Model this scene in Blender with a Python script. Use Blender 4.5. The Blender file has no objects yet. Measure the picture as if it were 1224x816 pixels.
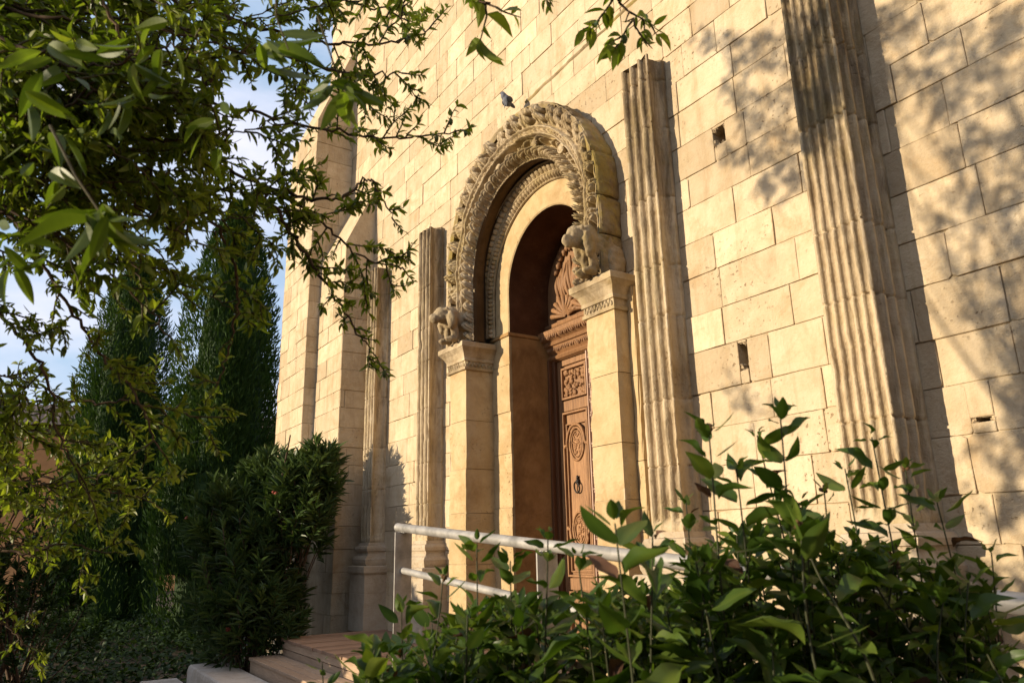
import bpy, bmesh, math, random
import numpy as np
from mathutils import Vector, Matrix
R = math.radians
rng = np.random.default_rng(7)
random.seed(7)
SC = bpy.context.scene
COL = SC.collection

# ------------------------------------------------------------------ camera
CAM = np.array([0.0, -3.6, 1.5])
W0, H0, F0 = 1224.0, 816.0, 886.5
PITCH, ROLL, YAW = 0.2668, -0.02103, 0.58243
FW = np.array([-math.cos(YAW)*math.cos(PITCH), math.sin(YAW)*math.cos(PITCH), math.sin(PITCH)])
_rt = np.array([math.sin(YAW), math.cos(YAW), 0.0]); _up = np.cross(_rt, FW)
RT = math.cos(ROLL)*_rt + math.sin(ROLL)*_up
UP = -math.sin(ROLL)*_rt + math.cos(ROLL)*_up
def at(px, py, d):
    "world point seen at photo pixel (px,py) at depth d metres"
    return CAM + d*(FW + RT*(px-W0/2)/F0 - UP*(py-H0/2)/F0)
cam = bpy.data.cameras.new('camera'); co = bpy.data.objects.new('camera', cam); COL.objects.link(co)
m = Matrix(((RT[0], UP[0], -FW[0], CAM[0]), (RT[1], UP[1], -FW[1], CAM[1]), (RT[2], UP[2], -FW[2], CAM[2]), (0, 0, 0, 1)))
co.matrix_world = m
cam.sensor_width = 36; cam.lens = 36*F0/W0; cam.clip_start = 0.05; cam.clip_end = 2000
cam.dof.use_dof = True; cam.dof.focus_distance = 6.0; cam.dof.aperture_fstop = 7.5
SC.camera = co
SC.render.resolution_x, SC.render.resolution_y = 1024, 682

# ------------------------------------------------------------------ light
SUN_TAN, SUN_EL = 0.30, R(8.5)
_a = math.atan(SUN_TAN)
SDIR = Vector((-math.sin(_a)*math.cos(SUN_EL), -math.cos(_a)*math.cos(SUN_EL), math.sin(SUN_EL)))
sl = bpy.data.lights.new('sun', 'SUN'); sl.energy = 4.3; sl.angle = R(0.53); sl.color = (1.0, 0.84, 0.60)
so = bpy.data.objects.new('sun', sl); COL.objects.link(so)
so.rotation_euler = SDIR.to_track_quat('Z', 'Y').to_euler(); so.location = (-6, -20, 8)
wd = bpy.data.worlds.new('World'); SC.world = wd; wd.use_nodes = True
nt = wd.node_tree; nt.nodes.clear()
out = nt.nodes.new('ShaderNodeOutputWorld'); bg = nt.nodes.new('ShaderNodeBackground')
sky = nt.nodes.new('ShaderNodeTexSky'); sky.sky_type = 'NISHITA'; sky.sun_disc = False
sky.sun_elevation = SUN_EL; sky.sun_rotation = math.atan2(SDIR.x, SDIR.y); sky.altitude = 100; sky.air_density = 1.0; sky.dust_density = 0.6; sky.ozone_density = 1.0
tc = nt.nodes.new('ShaderNodeTexCoord'); mp = nt.nodes.new('ShaderNodeMapping'); mp.inputs['Scale'].default_value = (1, 1, 2.6); mp.inputs['Location'].default_value = (0.35, 0.1, 0.2)
nz = nt.nodes.new('ShaderNodeTexNoise'); nz.inputs['Scale'].default_value = 2.2; nz.inputs['Detail'].default_value = 7; nz.inputs['Roughness'].default_value = 0.55
rp = nt.nodes.new('ShaderNodeValToRGB'); rp.color_ramp.elements[0].position = 0.40; rp.color_ramp.elements[1].position = 0.66
mx = nt.nodes.new('ShaderNodeMix'); mx.data_type = 'RGBA'; mx.inputs['B'].default_value = (4.7, 4.65, 5.4, 1)
L = nt.links.new
L(tc.outputs['Generated'], mp.inputs['Vector']); L(mp.outputs[0], nz.inputs['Vector']); L(nz.outputs['Fac'], rp.inputs[0])
mb_ = nt.nodes.new('ShaderNodeMix'); mb_.data_type = 'RGBA'; mb_.inputs['Factor'].default_value = 0.7; mb_.inputs['B'].default_value = (2.5, 3.4, 4.7, 1)
L(sky.outputs[0], mb_.inputs['A']); L(rp.outputs[0], mx.inputs['Factor']); L(mb_.outputs['Result'], mx.inputs['A']); L(mx.outputs['Result'], bg.inputs['Color']); L(bg.outputs[0], out.inputs['Surface'])
bg.inputs['Strength'].default_value = 0.12
SC.view_settings.view_transform = 'Standard'; SC.view_settings.look = 'None'; SC.view_settings.exposure = 0.86; SC.view_settings.gamma = 1.0
SC.view_settings.use_curve_mapping = False
SC.cycles.use_denoising = True
SC.cycles.max_bounces = 8; SC.cycles.diffuse_bounces = 5; SC.cycles.transparent_max_bounces = 8

# ------------------------------------------------------------------ helpers
def tag(o, label=None, cat=None, group=None, kind=None):
    if label: o['label'] = label
    if cat: o['category'] = cat
    if group: o['group'] = group
    if kind: o['kind'] = kind
    return o
def empty(name, loc, label, cat, group=None):
    o = bpy.data.objects.new(name, None); COL.objects.link(o); o.location = loc; o.empty_display_size = 0.2
    return tag(o, label, cat, group)
def wloc(o):
    v = Vector(o.location)
    while o.parent: o = o.parent; v += Vector(o.location)
    return v
class MB:
    "collects vertices, faces and a per-vertex tone value"
    def __init__(s): s.v = []; s.f = []; s.t = []; s.n = 0
    def add(s, v, f, tone=0.5):
        v = np.asarray(v, float).reshape(-1, 3)
        s.v.append(v); s.t.append(np.full(len(v), tone) if np.isscalar(tone) else np.asarray(tone, float))
        o = s.n; s.f.append((f, o)); s.n += len(v); return s
    def box(s, x0, x1, y0, y1, z0, z1, tone=0.5):
        v = [(x, y, z) for x in (x0, x1) for y in (y0, y1) for z in (z0, z1)]
        return s.add(v, [(0, 1, 3, 2), (4, 6, 7, 5), (0, 4, 5, 1), (2, 3, 7, 6), (0, 2, 6, 4), (1, 5, 7, 3)], tone)
    def grid(s, P, tone=0.5, flip=False, closed=False):
        "P: (n,m,3)"
        n, mm = P.shape[:2]
        idx = np.arange(n*mm).reshape(n, mm)
        if closed: idx = np.concatenate([idx, idx[:, :1]], 1)
        a, b, c, d = idx[:-1, :-1], idx[1:, :-1], idx[1:, 1:], idx[:-1, 1:]
        f = np.stack([a, b, c, d] if not flip else [d, c, b, a], -1).reshape(-1, 4)
        return s.add(P.reshape(-1, 3), f, tone if np.isscalar(tone) else tone.reshape(-1))
    def tube(s, pts, rad, n=7, tone=0.5, caps=True):
        P = np.asarray(pts, float); k = len(P); rad = np.broadcast_to(np.asarray(rad, float), (k,))
        T = np.gradient(P, axis=0); T /= np.linalg.norm(T, axis=1)[:, None] + 1e-9
        ref = np.array([0.13, 0.07, 1.0]) if abs(T[:, 2]).mean() < 0.85 else np.array([1.0, 0.1, 0.05])
        A = np.cross(T, ref); A /= np.linalg.norm(A, axis=1)[:, None] + 1e-9
        B = np.cross(T, A); th = np.linspace(0, 2*np.pi, n, endpoint=False)
        G = P[:, None] + rad[:, None, None]*(A[:, None]*np.cos(th)[None, :, None] + B[:, None]*np.sin(th)[None, :, None])
        s.grid(G, tone, closed=True)
        if caps:
            for e, q in ((0, -1), (k-1, 1)):
                s.add(G[e], [tuple(range(n)) if q < 0 else tuple(range(n))[::-1]], tone if np.isscalar(tone) else 0.5)
        return s
    def ball(s, c, r, rot=None, nu=10, nv=7, tone=0.5, jit=0.0):
        r = np.broadcast_to(np.asarray(r, float), (3,))
        u = np.linspace(0, 2*np.pi, nu, endpoint=False); v = np.linspace(0.02, np.pi-0.02, nv)
        P = np.stack([np.sin(v)[:, None]*np.cos(u), np.sin(v)[:, None]*np.sin(u), np.cos(v)[:, None]*np.ones(nu)], -1)
        if jit: P *= 1+jit*rng.standard_normal(P.shape[:2])[..., None]
        P = P*r
        if rot is not None: P = P @ np.asarray(rot).T
        return s.grid(P+np.asarray(c), tone, closed=True, flip=False)
    def build(s, name, mat, parent=None, smooth=False, bevel=0.0):
        V = np.concatenate(s.v); T = np.concatenate(s.t)
        org = np.array(wloc(parent)) if parent else None
        if parent is not None: V = V-org
        loops = []; starts = []; tot = 0; sizes = []
        for f, o in s.f:
            if isinstance(f, np.ndarray):
                loops.append((f+o).reshape(-1)); sizes.append(np.full(len(f), f.shape[1]))
            else:
                for q in f: loops.append(np.asarray(q)+o); sizes.append(np.array([len(q)]))
        loops = np.concatenate(loops).astype(np.int32); sizes = np.concatenate(sizes).astype(np.int32)
        starts = np.concatenate([[0], np.cumsum(sizes)[:-1]]).astype(np.int32)
        me = bpy.data.meshes.new(name); me.vertices.add(len(V)); me.vertices.foreach_set('co', V.astype(np.float32).ravel())
        me.loops.add(len(loops)); me.loops.foreach_set('vertex_index', loops)
        me.polygons.add(len(sizes)); me.polygons.foreach_set('loop_start', starts)
        try: me.polygons.foreach_set('loop_total', sizes)
        except Exception: pass
        me.update(calc_edges=True); me.validate()
        a = me.attributes.new('tone', 'FLOAT', 'POINT')
        if len(a.data) == len(T): a.data.foreach_set('value', T.astype(np.float32))
        me.polygons.foreach_set('use_smooth', [smooth]*len(me.polygons))
        if mat: me.materials.append(mat)
        o = bpy.data.objects.new(name, me); COL.objects.link(o)
        if parent is not None: o.parent = parent
        if bevel:
            b = o.modifiers.new('bevel', 'BEVEL'); b.width = bevel; b.segments = 2; b.limit_method = 'ANGLE'; b.angle_limit = R(40)
        return o
def _h(i, j, k, seed):
    n = (i*374761393 + j*668265263 + k*2147483647 + seed*1274126177) & 0xffffffff
    n = ((n ^ (n >> 13))*1274126177) & 0xffffffff
    return ((n ^ (n >> 16)) & 0xffff)/65535.0
def vnoise(P, scale=1.0, seed=1, octv=1):
    "numpy value noise in about -1..1"
    P = np.asarray(P, float); res = 0; amp = 1.0; tot = 0
    for o in range(octv):
        Q = P*scale; i = np.floor(Q).astype(np.int64); f = Q-i; f = f*f*(3-2*f); r = 0
        for a in (0, 1):
            for b in (0, 1):
                for c in (0, 1):
                    w = (f[..., 0] if a else 1-f[..., 0])*(f[..., 1] if b else 1-f[..., 1])*(f[..., 2] if c else 1-f[..., 2])
                    r = r+w*_h(i[..., 0]+a, i[..., 1]+b, i[..., 2]+c, seed+o*17)
        res = res+amp*(2*r-1); tot += amp; amp *= 0.5; scale *= 2.03
    return res/tot
def spline(pts, n):
    P = np.asarray(pts, float); P = np.vstack([2*P[0]-P[1], P, 2*P[-1]-P[-2]]); k = len(P)-3
    o = []
    for t in np.linspace(0, k-1e-6, n):
        i = int(t); f = t-i; a, b, c, d = P[i:i+4]
        o.append(0.5*((2*b)+(-a+c)*f+(2*a-5*b+4*c-d)*f*f+(-a+3*b-3*c+d)*f**3))
    return np.array(o)
def unit(v): v = np.asarray(v, float); return v/(np.linalg.norm(v, axis=-1, keepdims=True)+1e-9)

# ------------------------------------------------------------------ materials
class NT:
    def __init__(s, name):
        s.m = bpy.data.materials.new(name); s.m.use_nodes = True; s.t = s.m.node_tree; s.t.nodes.clear()
        s.out = s.t.nodes.new('ShaderNodeOutputMaterial'); s.pos = s.t.nodes.new('ShaderNodeNewGeometry').outputs['Position']
    def n(s, typ, **kw):
        x = s.t.nodes.new(typ)
        for k, v in kw.items():
            if k.startswith('_'): setattr(x, k[1:], v)
            else:
                key = k.replace('__', ' ')
                if hasattr(v, 'is_linked') or isinstance(v, bpy.types.NodeSocket): s.t.links.new(v, x.inputs[key])
                else: x.inputs[key].default_value = v
        return x
    def noise(s, scale, detail=4, rough=0.55, vec=None, dist=0.0):
        x = s.n('ShaderNodeTexNoise', Scale=scale, Detail=detail, Roughness=rough, Distortion=dist); s.t.links.new(vec or s.pos, x.inputs['Vector']); return x.outputs['Fac']
    def scaled(s, sc):
        x = s.n('ShaderNodeMapping'); s.t.links.new(s.pos, x.inputs['Vector']); x.inputs['Scale'].default_value = sc; return x.outputs[0]
    def ramp(s, fac, stops):
        x = s.n('ShaderNodeValToRGB'); s.t.links.new(fac, x.inputs[0]); e = x.color_ramp.elements
        while len(e) < len(stops): e.new(0.5)
        for q, (p, c) in zip(e, stops):
            q.position = p; q.color = (c, c, c, 1) if np.isscalar(c) else (*c, 1)
        return x.outputs[0]
    def mix(s, fac, a, b, mode='MIX'):
        x = s.n('ShaderNodeMix'); x.data_type = 'RGBA'; x.blend_type = mode
        for k, v in (('Factor', fac), ('A', a), ('B', b)):
            if isinstance(v, bpy.types.NodeSocket): s.t.links.new(v, x.inputs[k])
            elif k == 'Factor': x.inputs[k].default_value = v
            else: x.inputs[k].default_value = (*v, 1) if len(v) == 3 else v
        return x.outputs['Result']
    def math(s, op, a, b):
        x = s.n('ShaderNodeMath'); x.operation = op
        for i, v in enumerate((a, b)):
            if isinstance(v, bpy.types.NodeSocket): s.t.links.new(v, x.inputs[i])
            else: x.inputs[i].default_value = v
        return x.outputs[0]
    def attr(s, name='tone'):
        x = s.n('ShaderNodeAttribute'); x.attribute_name = name; return x.outputs['Fac']
    def bump(s, h, strength, dist=0.01, prev=None):
        x = s.n('ShaderNodeBump', Strength=strength, Distance=dist); s.t.links.new(h, x.inputs['Height'])
        if prev: s.t.links.new(prev, x.inputs['Normal'])
        return x.outputs[0]
    def done(s, color, rough=0.9, normal=None, spec=0.2, **kw):
        b = s.n('ShaderNodeBsdfPrincipled', Roughness=rough)
        b.inputs['Specular IOR Level'].default_value = spec
        if isinstance(color, bpy.types.NodeSocket): s.t.links.new(color, b.inputs['Base Color'])
        else: b.inputs['Base Color'].default_value = (*color, 1)
        for k, v in kw.items(): b.inputs[k].default_value = v
        if normal: s.t.links.new(normal, b.inputs['Normal'])
        s.t.links.new(b.outputs[0], s.out.inputs['Surface']); s.b = b
        return s.m
def stone(name, c_lo, c_mid, c_hi, dirt=(0.2, 0.14, 0.07), dirt_amt=0.5, dirt_pos=(0.5, 0.7), lichen=0.0, bump=0.5, pits=0.6, streak=True, tonescale=0.35, ssc=(3.0, 3.0, 0.5), topgrime=None):
    n = NT(name)
    big = n.noise(1.3, 5, 0.6); med = n.noise(7, 5, 0.65); fine = n.noise(60, 4, 0.7)
    col = n.ramp(n.mix(0.45, big, med), [(0.32, c_lo), (0.5, c_mid), (0.68, c_hi)])
    tone = n.attr()
    tn = n.math('ADD', n.math('MULTIPLY', tone, tonescale), 1-tonescale*0.5)
    x = n.n('ShaderNodeCombineColor'); [n.t.links.new(tn, x.inputs[i]) for i in range(3)]
    col = n.mix(1.0, col, x.outputs[0], 'MULTIPLY')
    # warm/grey shift from stone to stone
    col = n.mix(n.math('MULTIPLY', n.ramp(tone, [(0.15, 1.0), (0.4, 0.0)]), 0.35), col, c_lo)
    if streak:
        d = n.noise(3.0, 6, 0.7, n.scaled(ssc), 0.4)
    else: d = n.noise(2.2, 6, 0.7, dist=0.6)
    if topgrime:    # water staining that starts at the broken tops and runs down unevenly
        sp = n.n('ShaderNodeSeparateXYZ'); n.t.links.new(n.pos, sp.inputs[0])
        mr = n.n('ShaderNodeMapRange'); n.t.links.new(sp.outputs[2], mr.inputs['Value']); mr.inputs['From Min'].default_value = topgrime[0]; mr.inputs['From Max'].default_value = topgrime[1]; mr.inputs['To Max'].default_value = topgrime[2]
        d = n.math('ADD', d, mr.outputs[0])
    df = n.math('MULTIPLY', n.ramp(d, [(dirt_pos[0], 0.0), (dirt_pos[1], 1.0)]), dirt_amt)
    col = n.mix(df, col, dirt)
    if lichen:
        l = n.noise(9, 6, 0.75); l2 = n.noise(1.7, 2)
        lf = n.math('MULTIPLY', n.ramp(n.math('ADD', n.math('MULTIPLY', l, 0.6), n.math('MULTIPLY', l2, 0.5)), [(0.52, 0.0), (0.64, 1.0)]), lichen)
        col = n.mix(lf, col, (0.27, 0.20, 0.05))
    och = n.ramp(n.noise(2.6, 6, 0.75, dist=0.8), [(0.54, 0.0), (0.66, 1.0)])
    col = n.mix(n.math('MULTIPLY', och, 0.42), col, tuple(np.array(c_lo)*np.array([0.86, 0.74, 0.55])))
    # pores
    p = n.noise(38, 2, 0.5); pf = n.ramp(p, [(0.30, 1.0), (0.37, 0.0)])
    reg = n.ramp(n.noise(1.5, 4, 0.7), [(0.46, 0.0), (0.64, 1.0)])
    pf = n.math('MULTIPLY', n.math('MULTIPLY', pf, reg), pits)
    col = n.mix(pf, col, (0.16, 0.10, 0.045))
    h = n.math('SUBTRACT', n.math('ADD', n.math('MULTIPLY', fine, 0.35), n.math('MULTIPLY', n.noise(16, 5, 0.7), 1.0)), n.math('MULTIPLY', pf, 0.9))
    nb = n.bump(h, bump, 0.016)
    nb = n.bump(n.noise(4.5, 3, 0.5), bump*0.45, 0.03, nb)
    return n.done(col, 0.92, nb, 0.12)
M = {}
M['wall'] = stone('ashlar_limestone', (0.37, 0.275, 0.17), (0.475, 0.375, 0.25), (0.54, 0.445, 0.315), (0.26, 0.17, 0.08), 0.5, (0.50, 0.74), 0.08, 0.8, 0.7, True, 0.40)
M['mortar'] = None
def mortar():
    n = NT('lime_mortar'); a = n.noise(1.6, 3, 0.6); c = n.ramp(a, [(0.50, (0.44, 0.35, 0.23)), (0.64, (0.30, 0.21, 0.12)), (0.78, (0.08, 0.05, 0.028))])
    return n.done(c, 0.95, n.bump(n.noise(50, 3), 0.6, 0.01), 0.05)
M['mortar'] = mortar()
M['pilaster'] = stone('fluted_stone', (0.31, 0.235, 0.145), (0.45, 0.355, 0.235), (0.53, 0.44, 0.31), (0.10, 0.068, 0.038), 0.78, (0.51, 0.72), 0.22, 0.7, 0.6, True, 0.34, (5.0, 5.0, 0.8), (2.8, 4.9, 0.20))
M['pier'] = stone('pier_stone', (0.34, 0.235, 0.115), (0.44, 0.325, 0.18), (0.49, 0.38, 0.23), (0.22, 0.125, 0.05), 0.55, (0.52, 0.75), 0.0, 0.6, 0.85, False, 0.25)
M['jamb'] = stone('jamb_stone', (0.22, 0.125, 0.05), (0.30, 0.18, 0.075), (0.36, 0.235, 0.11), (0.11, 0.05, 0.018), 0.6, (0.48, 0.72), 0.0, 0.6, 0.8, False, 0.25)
M['carved'] = stone('carved_stone', (0.25, 0.185, 0.105), (0.41, 0.32, 0.205), (0.50, 0.41, 0.29), (0.085, 0.055, 0.028), 0.8, (0.48, 0.70), 0.35, 0.6, 0.5, False, 0.2)
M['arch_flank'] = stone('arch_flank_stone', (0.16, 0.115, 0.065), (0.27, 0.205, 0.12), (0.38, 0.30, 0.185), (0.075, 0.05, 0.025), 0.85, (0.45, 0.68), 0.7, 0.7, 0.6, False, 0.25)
M['dark_soffit'] = stone('dark_soffit_stone', (0.045, 0.028, 0.014), (0.075, 0.046, 0.022), (0.12, 0.075, 0.038), (0.03, 0.018, 0.01), 0.6, (0.45, 0.7), 0.0, 0.5, 0.4, False, 0.2)  # near-black stone for the underside of the archivolt
M['reveal_shade'] = stone('reveal_shade_brown', (0.18, 0.105, 0.042), (0.27, 0.165, 0.068), (0.34, 0.215, 0.10), (0.07, 0.03, 0.012), 0.6, (0.48, 0.72), 0.0, 0.5, 0.7, False, 0.2)  # brown with the shade of the door recess put into the colour
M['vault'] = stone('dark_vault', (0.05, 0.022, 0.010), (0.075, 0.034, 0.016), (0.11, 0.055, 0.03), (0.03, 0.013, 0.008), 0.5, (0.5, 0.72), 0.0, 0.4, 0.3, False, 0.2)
M['base'] = stone('base_stone', (0.30, 0.235, 0.16), (0.40, 0.325, 0.235), (0.46, 0.385, 0.295), (0.22, 0.16, 0.10), 0.5, (0.52, 0.75), 0.0, 0.6, 0.6, False, 0.25)
M['step'] = stone('step_stone', (0.36, 0.30, 0.24), (0.46, 0.40, 0.33), (0.54, 0.48, 0.41), (0.2, 0.16, 0.11), 0.5, (0.5, 0.72), 0.0, 0.5, 0.4, False, 0.3)
def wood(name, c0, c1, axis=(1, 1, 1), rough=0.6, bump=0.35, spec=0.3):
    n = NT(name); v = n.scaled(axis); a = n.noise(9, 6, 0.65, v, 0.6); b = n.noise(2.0, 3)
    col = n.ramp(n.mix(0.3, a, b), [(0.3, c0), (0.7, c1)])
    t = n.attr(); tn = n.math('ADD', n.math('MULTIPLY', t, 0.5), 0.75); x = n.n('ShaderNodeCombineColor'); [n.t.links.new(tn, x.inputs[i]) for i in range(3)]
    col = n.mix(1.0, col, x.outputs[0], 'MULTIPLY')
    return n.done(col, rough, n.bump(a, bump, 0.006), spec)
M['door'] = wood('oak_door', (0.10, 0.045, 0.02), (0.34, 0.18, 0.08), (9, 9, 0.7), 0.6, 0.8)
M['door_dark'] = wood('dark_oak', (0.07, 0.03, 0.014), (0.15, 0.065, 0.028), (6, 6, 0.5), 0.5)
M['door_pale'] = wood('faded_oak', (0.26, 0.16, 0.11), (0.44, 0.31, 0.24), (6, 6, 0.5), 0.55)
M['deck'] = wood('weathered_decking', (0.20, 0.12, 0.075), (0.34, 0.22, 0.145), (8, 0.8, 8), 0.75, 0.4, 0.2)
M['deck_x'] = wood('weathered_fascia', (0.24, 0.16, 0.105), (0.42, 0.30, 0.20), (0.8, 8, 8), 0.75, 0.4, 0.2)
def simple(name, c, rough=0.5, metal=0.0, nscale=20, amt=0.25, bump=0.1):
    n = NT(name); a = n.noise(nscale, 5, 0.6); c = np.array(c); col = n.ramp(a, [(0.3, tuple(c*(1-amt))), (0.7, tuple(np.minimum(c*(1+amt), 1)))])
    m_ = n.done(col, rough, n.bump(a, bump, 0.003)); n.b.inputs['Metallic'].default_value = metal; return m_
M['rail'] = simple('brushed_steel_paint', (0.29, 0.275, 0.255), 0.55, 0.3, 7, 0.38, 0.2)
M['iron'] = simple('black_iron', (0.03, 0.027, 0.025), 0.45, 0.6)
M['bark'] = simple('bark', (0.085, 0.055, 0.035), 0.9, 0, 40, 0.5, 0.6)
M['twig'] = simple('green_twig', (0.06, 0.05, 0.02), 0.7, 0, 30, 0.4, 0.2)
M['stem'] = simple('green_stem', (0.035, 0.038, 0.016), 0.6, 0, 30, 0.4, 0.2)
M['soil'] = simple('dry_soil', (0.07, 0.05, 0.03), 0.95, 0, 3, 0.5, 0.8)
M['plaster'] = simple('ochre_render', (0.50, 0.23, 0.085), 0.9, 0, 1.2, 0.18, 0.2)
M['pigeon'] = simple('grey_feathers', (0.12, 0.125, 0.15), 0.7, 0, 60, 0.4, 0.3)
M['pigeon_d'] = simple('dark_feathers', (0.03, 0.032, 0.04), 0.5, 0, 60, 0.4, 0.3)
M['bud'] = simple('brown_bud', (0.10, 0.055, 0.025), 0.7, 0, 60, 0.4, 0.3)
M['fruit'] = simple('green_fruit', (0.10, 0.12, 0.04), 0.8, 0, 60, 0.3, 0.3)
M['flower'] = simple('faded_flower', (0.22, 0.05, 0.03), 0.7, 0, 40, 0.4, 0.1)
def leafmat(name, lo, mid, hi, rough=0.42, trans=0.35, spec=0.35, tcol=None):
    n = NT(name); t = n.attr(); col = n.ramp(t, [(0.0, lo), (0.5, mid), (1.0, hi)])
    col = n.mix(n.math('MULTIPLY', n.noise(25, 3), 0.5), col, tuple(np.array(mid)*0.7))
    b = n.n('ShaderNodeBsdfPrincipled', Roughness=rough); b.inputs['Specular IOR Level'].default_value = spec; n.t.links.new(col, b.inputs['Base Color'])
    tr = n.n('ShaderNodeBsdfTranslucent'); c2 = n.mix(1.0, col, tcol or (1.25, 1.35, 0.5), 'MULTIPLY'); n.t.links.new(c2, tr.inputs['Color'])
    ms = n.n('ShaderNodeMixShader', Fac=trans); n.t.links.new(b.outputs[0], ms.inputs[1]); n.t.links.new(tr.outputs[0], ms.inputs[2]); n.t.links.new(ms.outputs[0], n.out.inputs['Surface'])
    return n.m
M['almond'] = leafmat('almond_leaf', (0.05, 0.085, 0.012), (0.13, 0.18, 0.022), (0.27, 0.30, 0.045), 0.42, 0.5)
M['shrub'] = leafmat('shrub_leaf', (0.024, 0.055, 0.009), (0.056, 0.10, 0.016), (0.16, 0.20, 0.035), 0.42, 0.38, 0.3)
M['shrub_dead'] = leafmat('withered_leaf', (0.05, 0.025, 0.012), (0.09, 0.04, 0.02), (0.14, 0.07, 0.03), 0.7, 0.15)
M['cypress'] = leafmat('cypress_foliage', (0.014, 0.034, 0.008), (0.036, 0.074, 0.014), (0.085, 0.13, 0.024), 0.7, 0.15, 0.15)
M['oleander'] = leafmat('oleander_leaf', (0.025, 0.045, 0.014), (0.05, 0.085, 0.024), (0.10, 0.14, 0.035), 0.4, 0.2)
M['laurel'] = leafmat('laurel_leaf', (0.012, 0.024, 0.007), (0.022, 0.042, 0.011), (0.045, 0.075, 0.016), 0.55, 0.2, 0.15)
M['weed'] = leafmat('weed_leaf', (0.06, 0.09, 0.02), (0.10, 0.15, 0.03), (0.16, 0.20, 0.05), 0.5, 0.35)

# ------------------------------------------------------------------ ground
g = MB(); g.add([(-400, -400, 0), (400, -400, 0), (400, 400, 0), (-400, 400, 0)], [(0, 1, 2, 3)])
tag(g.build('ground', M['soil']), 'bare brown garden soil around the church', 'ground', kind='structure')

# ------------------------------------------------------------------ church
church = empty('church', (-5.1, 0.0, 0.0), 'sunlit honey stone church front with fluted pilasters and a carved arched portal', 'church')
CX = -5.09
def portal_hw(z):
    if z < 3.95: return 1.12
    d = z-3.95
    return math.sqrt(max(0, 1.16**2-d*d)) if d < 1.16 else -1
def course_list(z0, z1, lo, hi, r):
    zs = [z0]
    while zs[-1] < z1: zs.append(zs[-1]+r.uniform(lo, hi))
    return zs
def block(mb, mm_, u0, u1, z0, z1, org, ud, nd, r, gap, depth, tone, cham=0.012):
    "one ashlar: an uneven outline with sides running back to the mortar"
    gl, gr, gb, gt = [gap*r.uniform(0.5, 1.6) for _ in range(4)]
    a0, a1, b0, b1 = u0+gl, u1-gr, z0+gb, z1-gt
    if a1-a0 < 0.02: return
    if org[1] == 0 and ud[0] == 1 and u0 < -3.9: a0, a1, b0, b1 = a0-gl*0.5, a1+gr*0.5, b0-gb*0.5, b1+gt*0.5
    pts = []; k = max(3, int((a1-a0)/0.07)); kz = max(3, int((b1-b0)/0.07))
    j = lambda s: r.gauss(0, s)
    c = cham*r.choice([0.4, 0.6, 0.8, 2.0])
    for i in range(k): t = i/(k-1); pts.append((a0+c*r.random()+(a1-a0-c)*t if i else a0+c, b0+abs(j(0.0022))))
    for i in range(kz): t = i/(kz-1); pts.append((a1-abs(j(0.0022)), b0+c*0.6+(b1-b0-c*1.2)*t))
    for i in range(k): t = i/(k-1); pts.append((a1-c-(a1-a0-2*c)*t, b1-abs(j(0.0022))))
    for i in range(kz): t = i/(kz-1); pts.append((a0+abs(j(0.0022)), b1-c*0.6-(b1-b0-c*1.2)*t))
    pts = np.array(pts); nn = len(pts); pr = r.gauss(0, 0.0025); tx, tz = r.gauss(0, 0.004), r.gauss(0, 0.004)
    cu, cz = (a0+a1)/2, (b0+b1)/2
    d0 = pr+tx*(pts[:, 0]-cu)+tz*(pts[:, 1]-cz)
    cen = np.array([cu, cz]); inn = pts+(cen-pts)/np.linalg.norm(cen-pts, axis=1)[:, None]*0.004
    O, U, N, Z = map(np.asarray, (org, ud, nd, (0, 0, 1.0)))
    def to(p, d): return O+p[:, :1]*U+p[:, 1:]*Z+np.asarray(d)[:, None]*N
    V = np.vstack([to(inn, d0), to(pts, d0-0.0022), to(pts, np.full(nn, -depth))])
    flip = np.dot(np.cross(U, Z), N) < 0
    f0 = tuple(range(nn)); F = []
    for i in range(nn):
        q = (i+1) % nn
        F += [(nn+i, nn+q, q, i), (2*nn+i, 2*nn+q, nn+q, nn+i)]
    F.append(f0)
    if flip: F = [x[::-1] for x in F]
    mb.add(V, F, tone)
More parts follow.
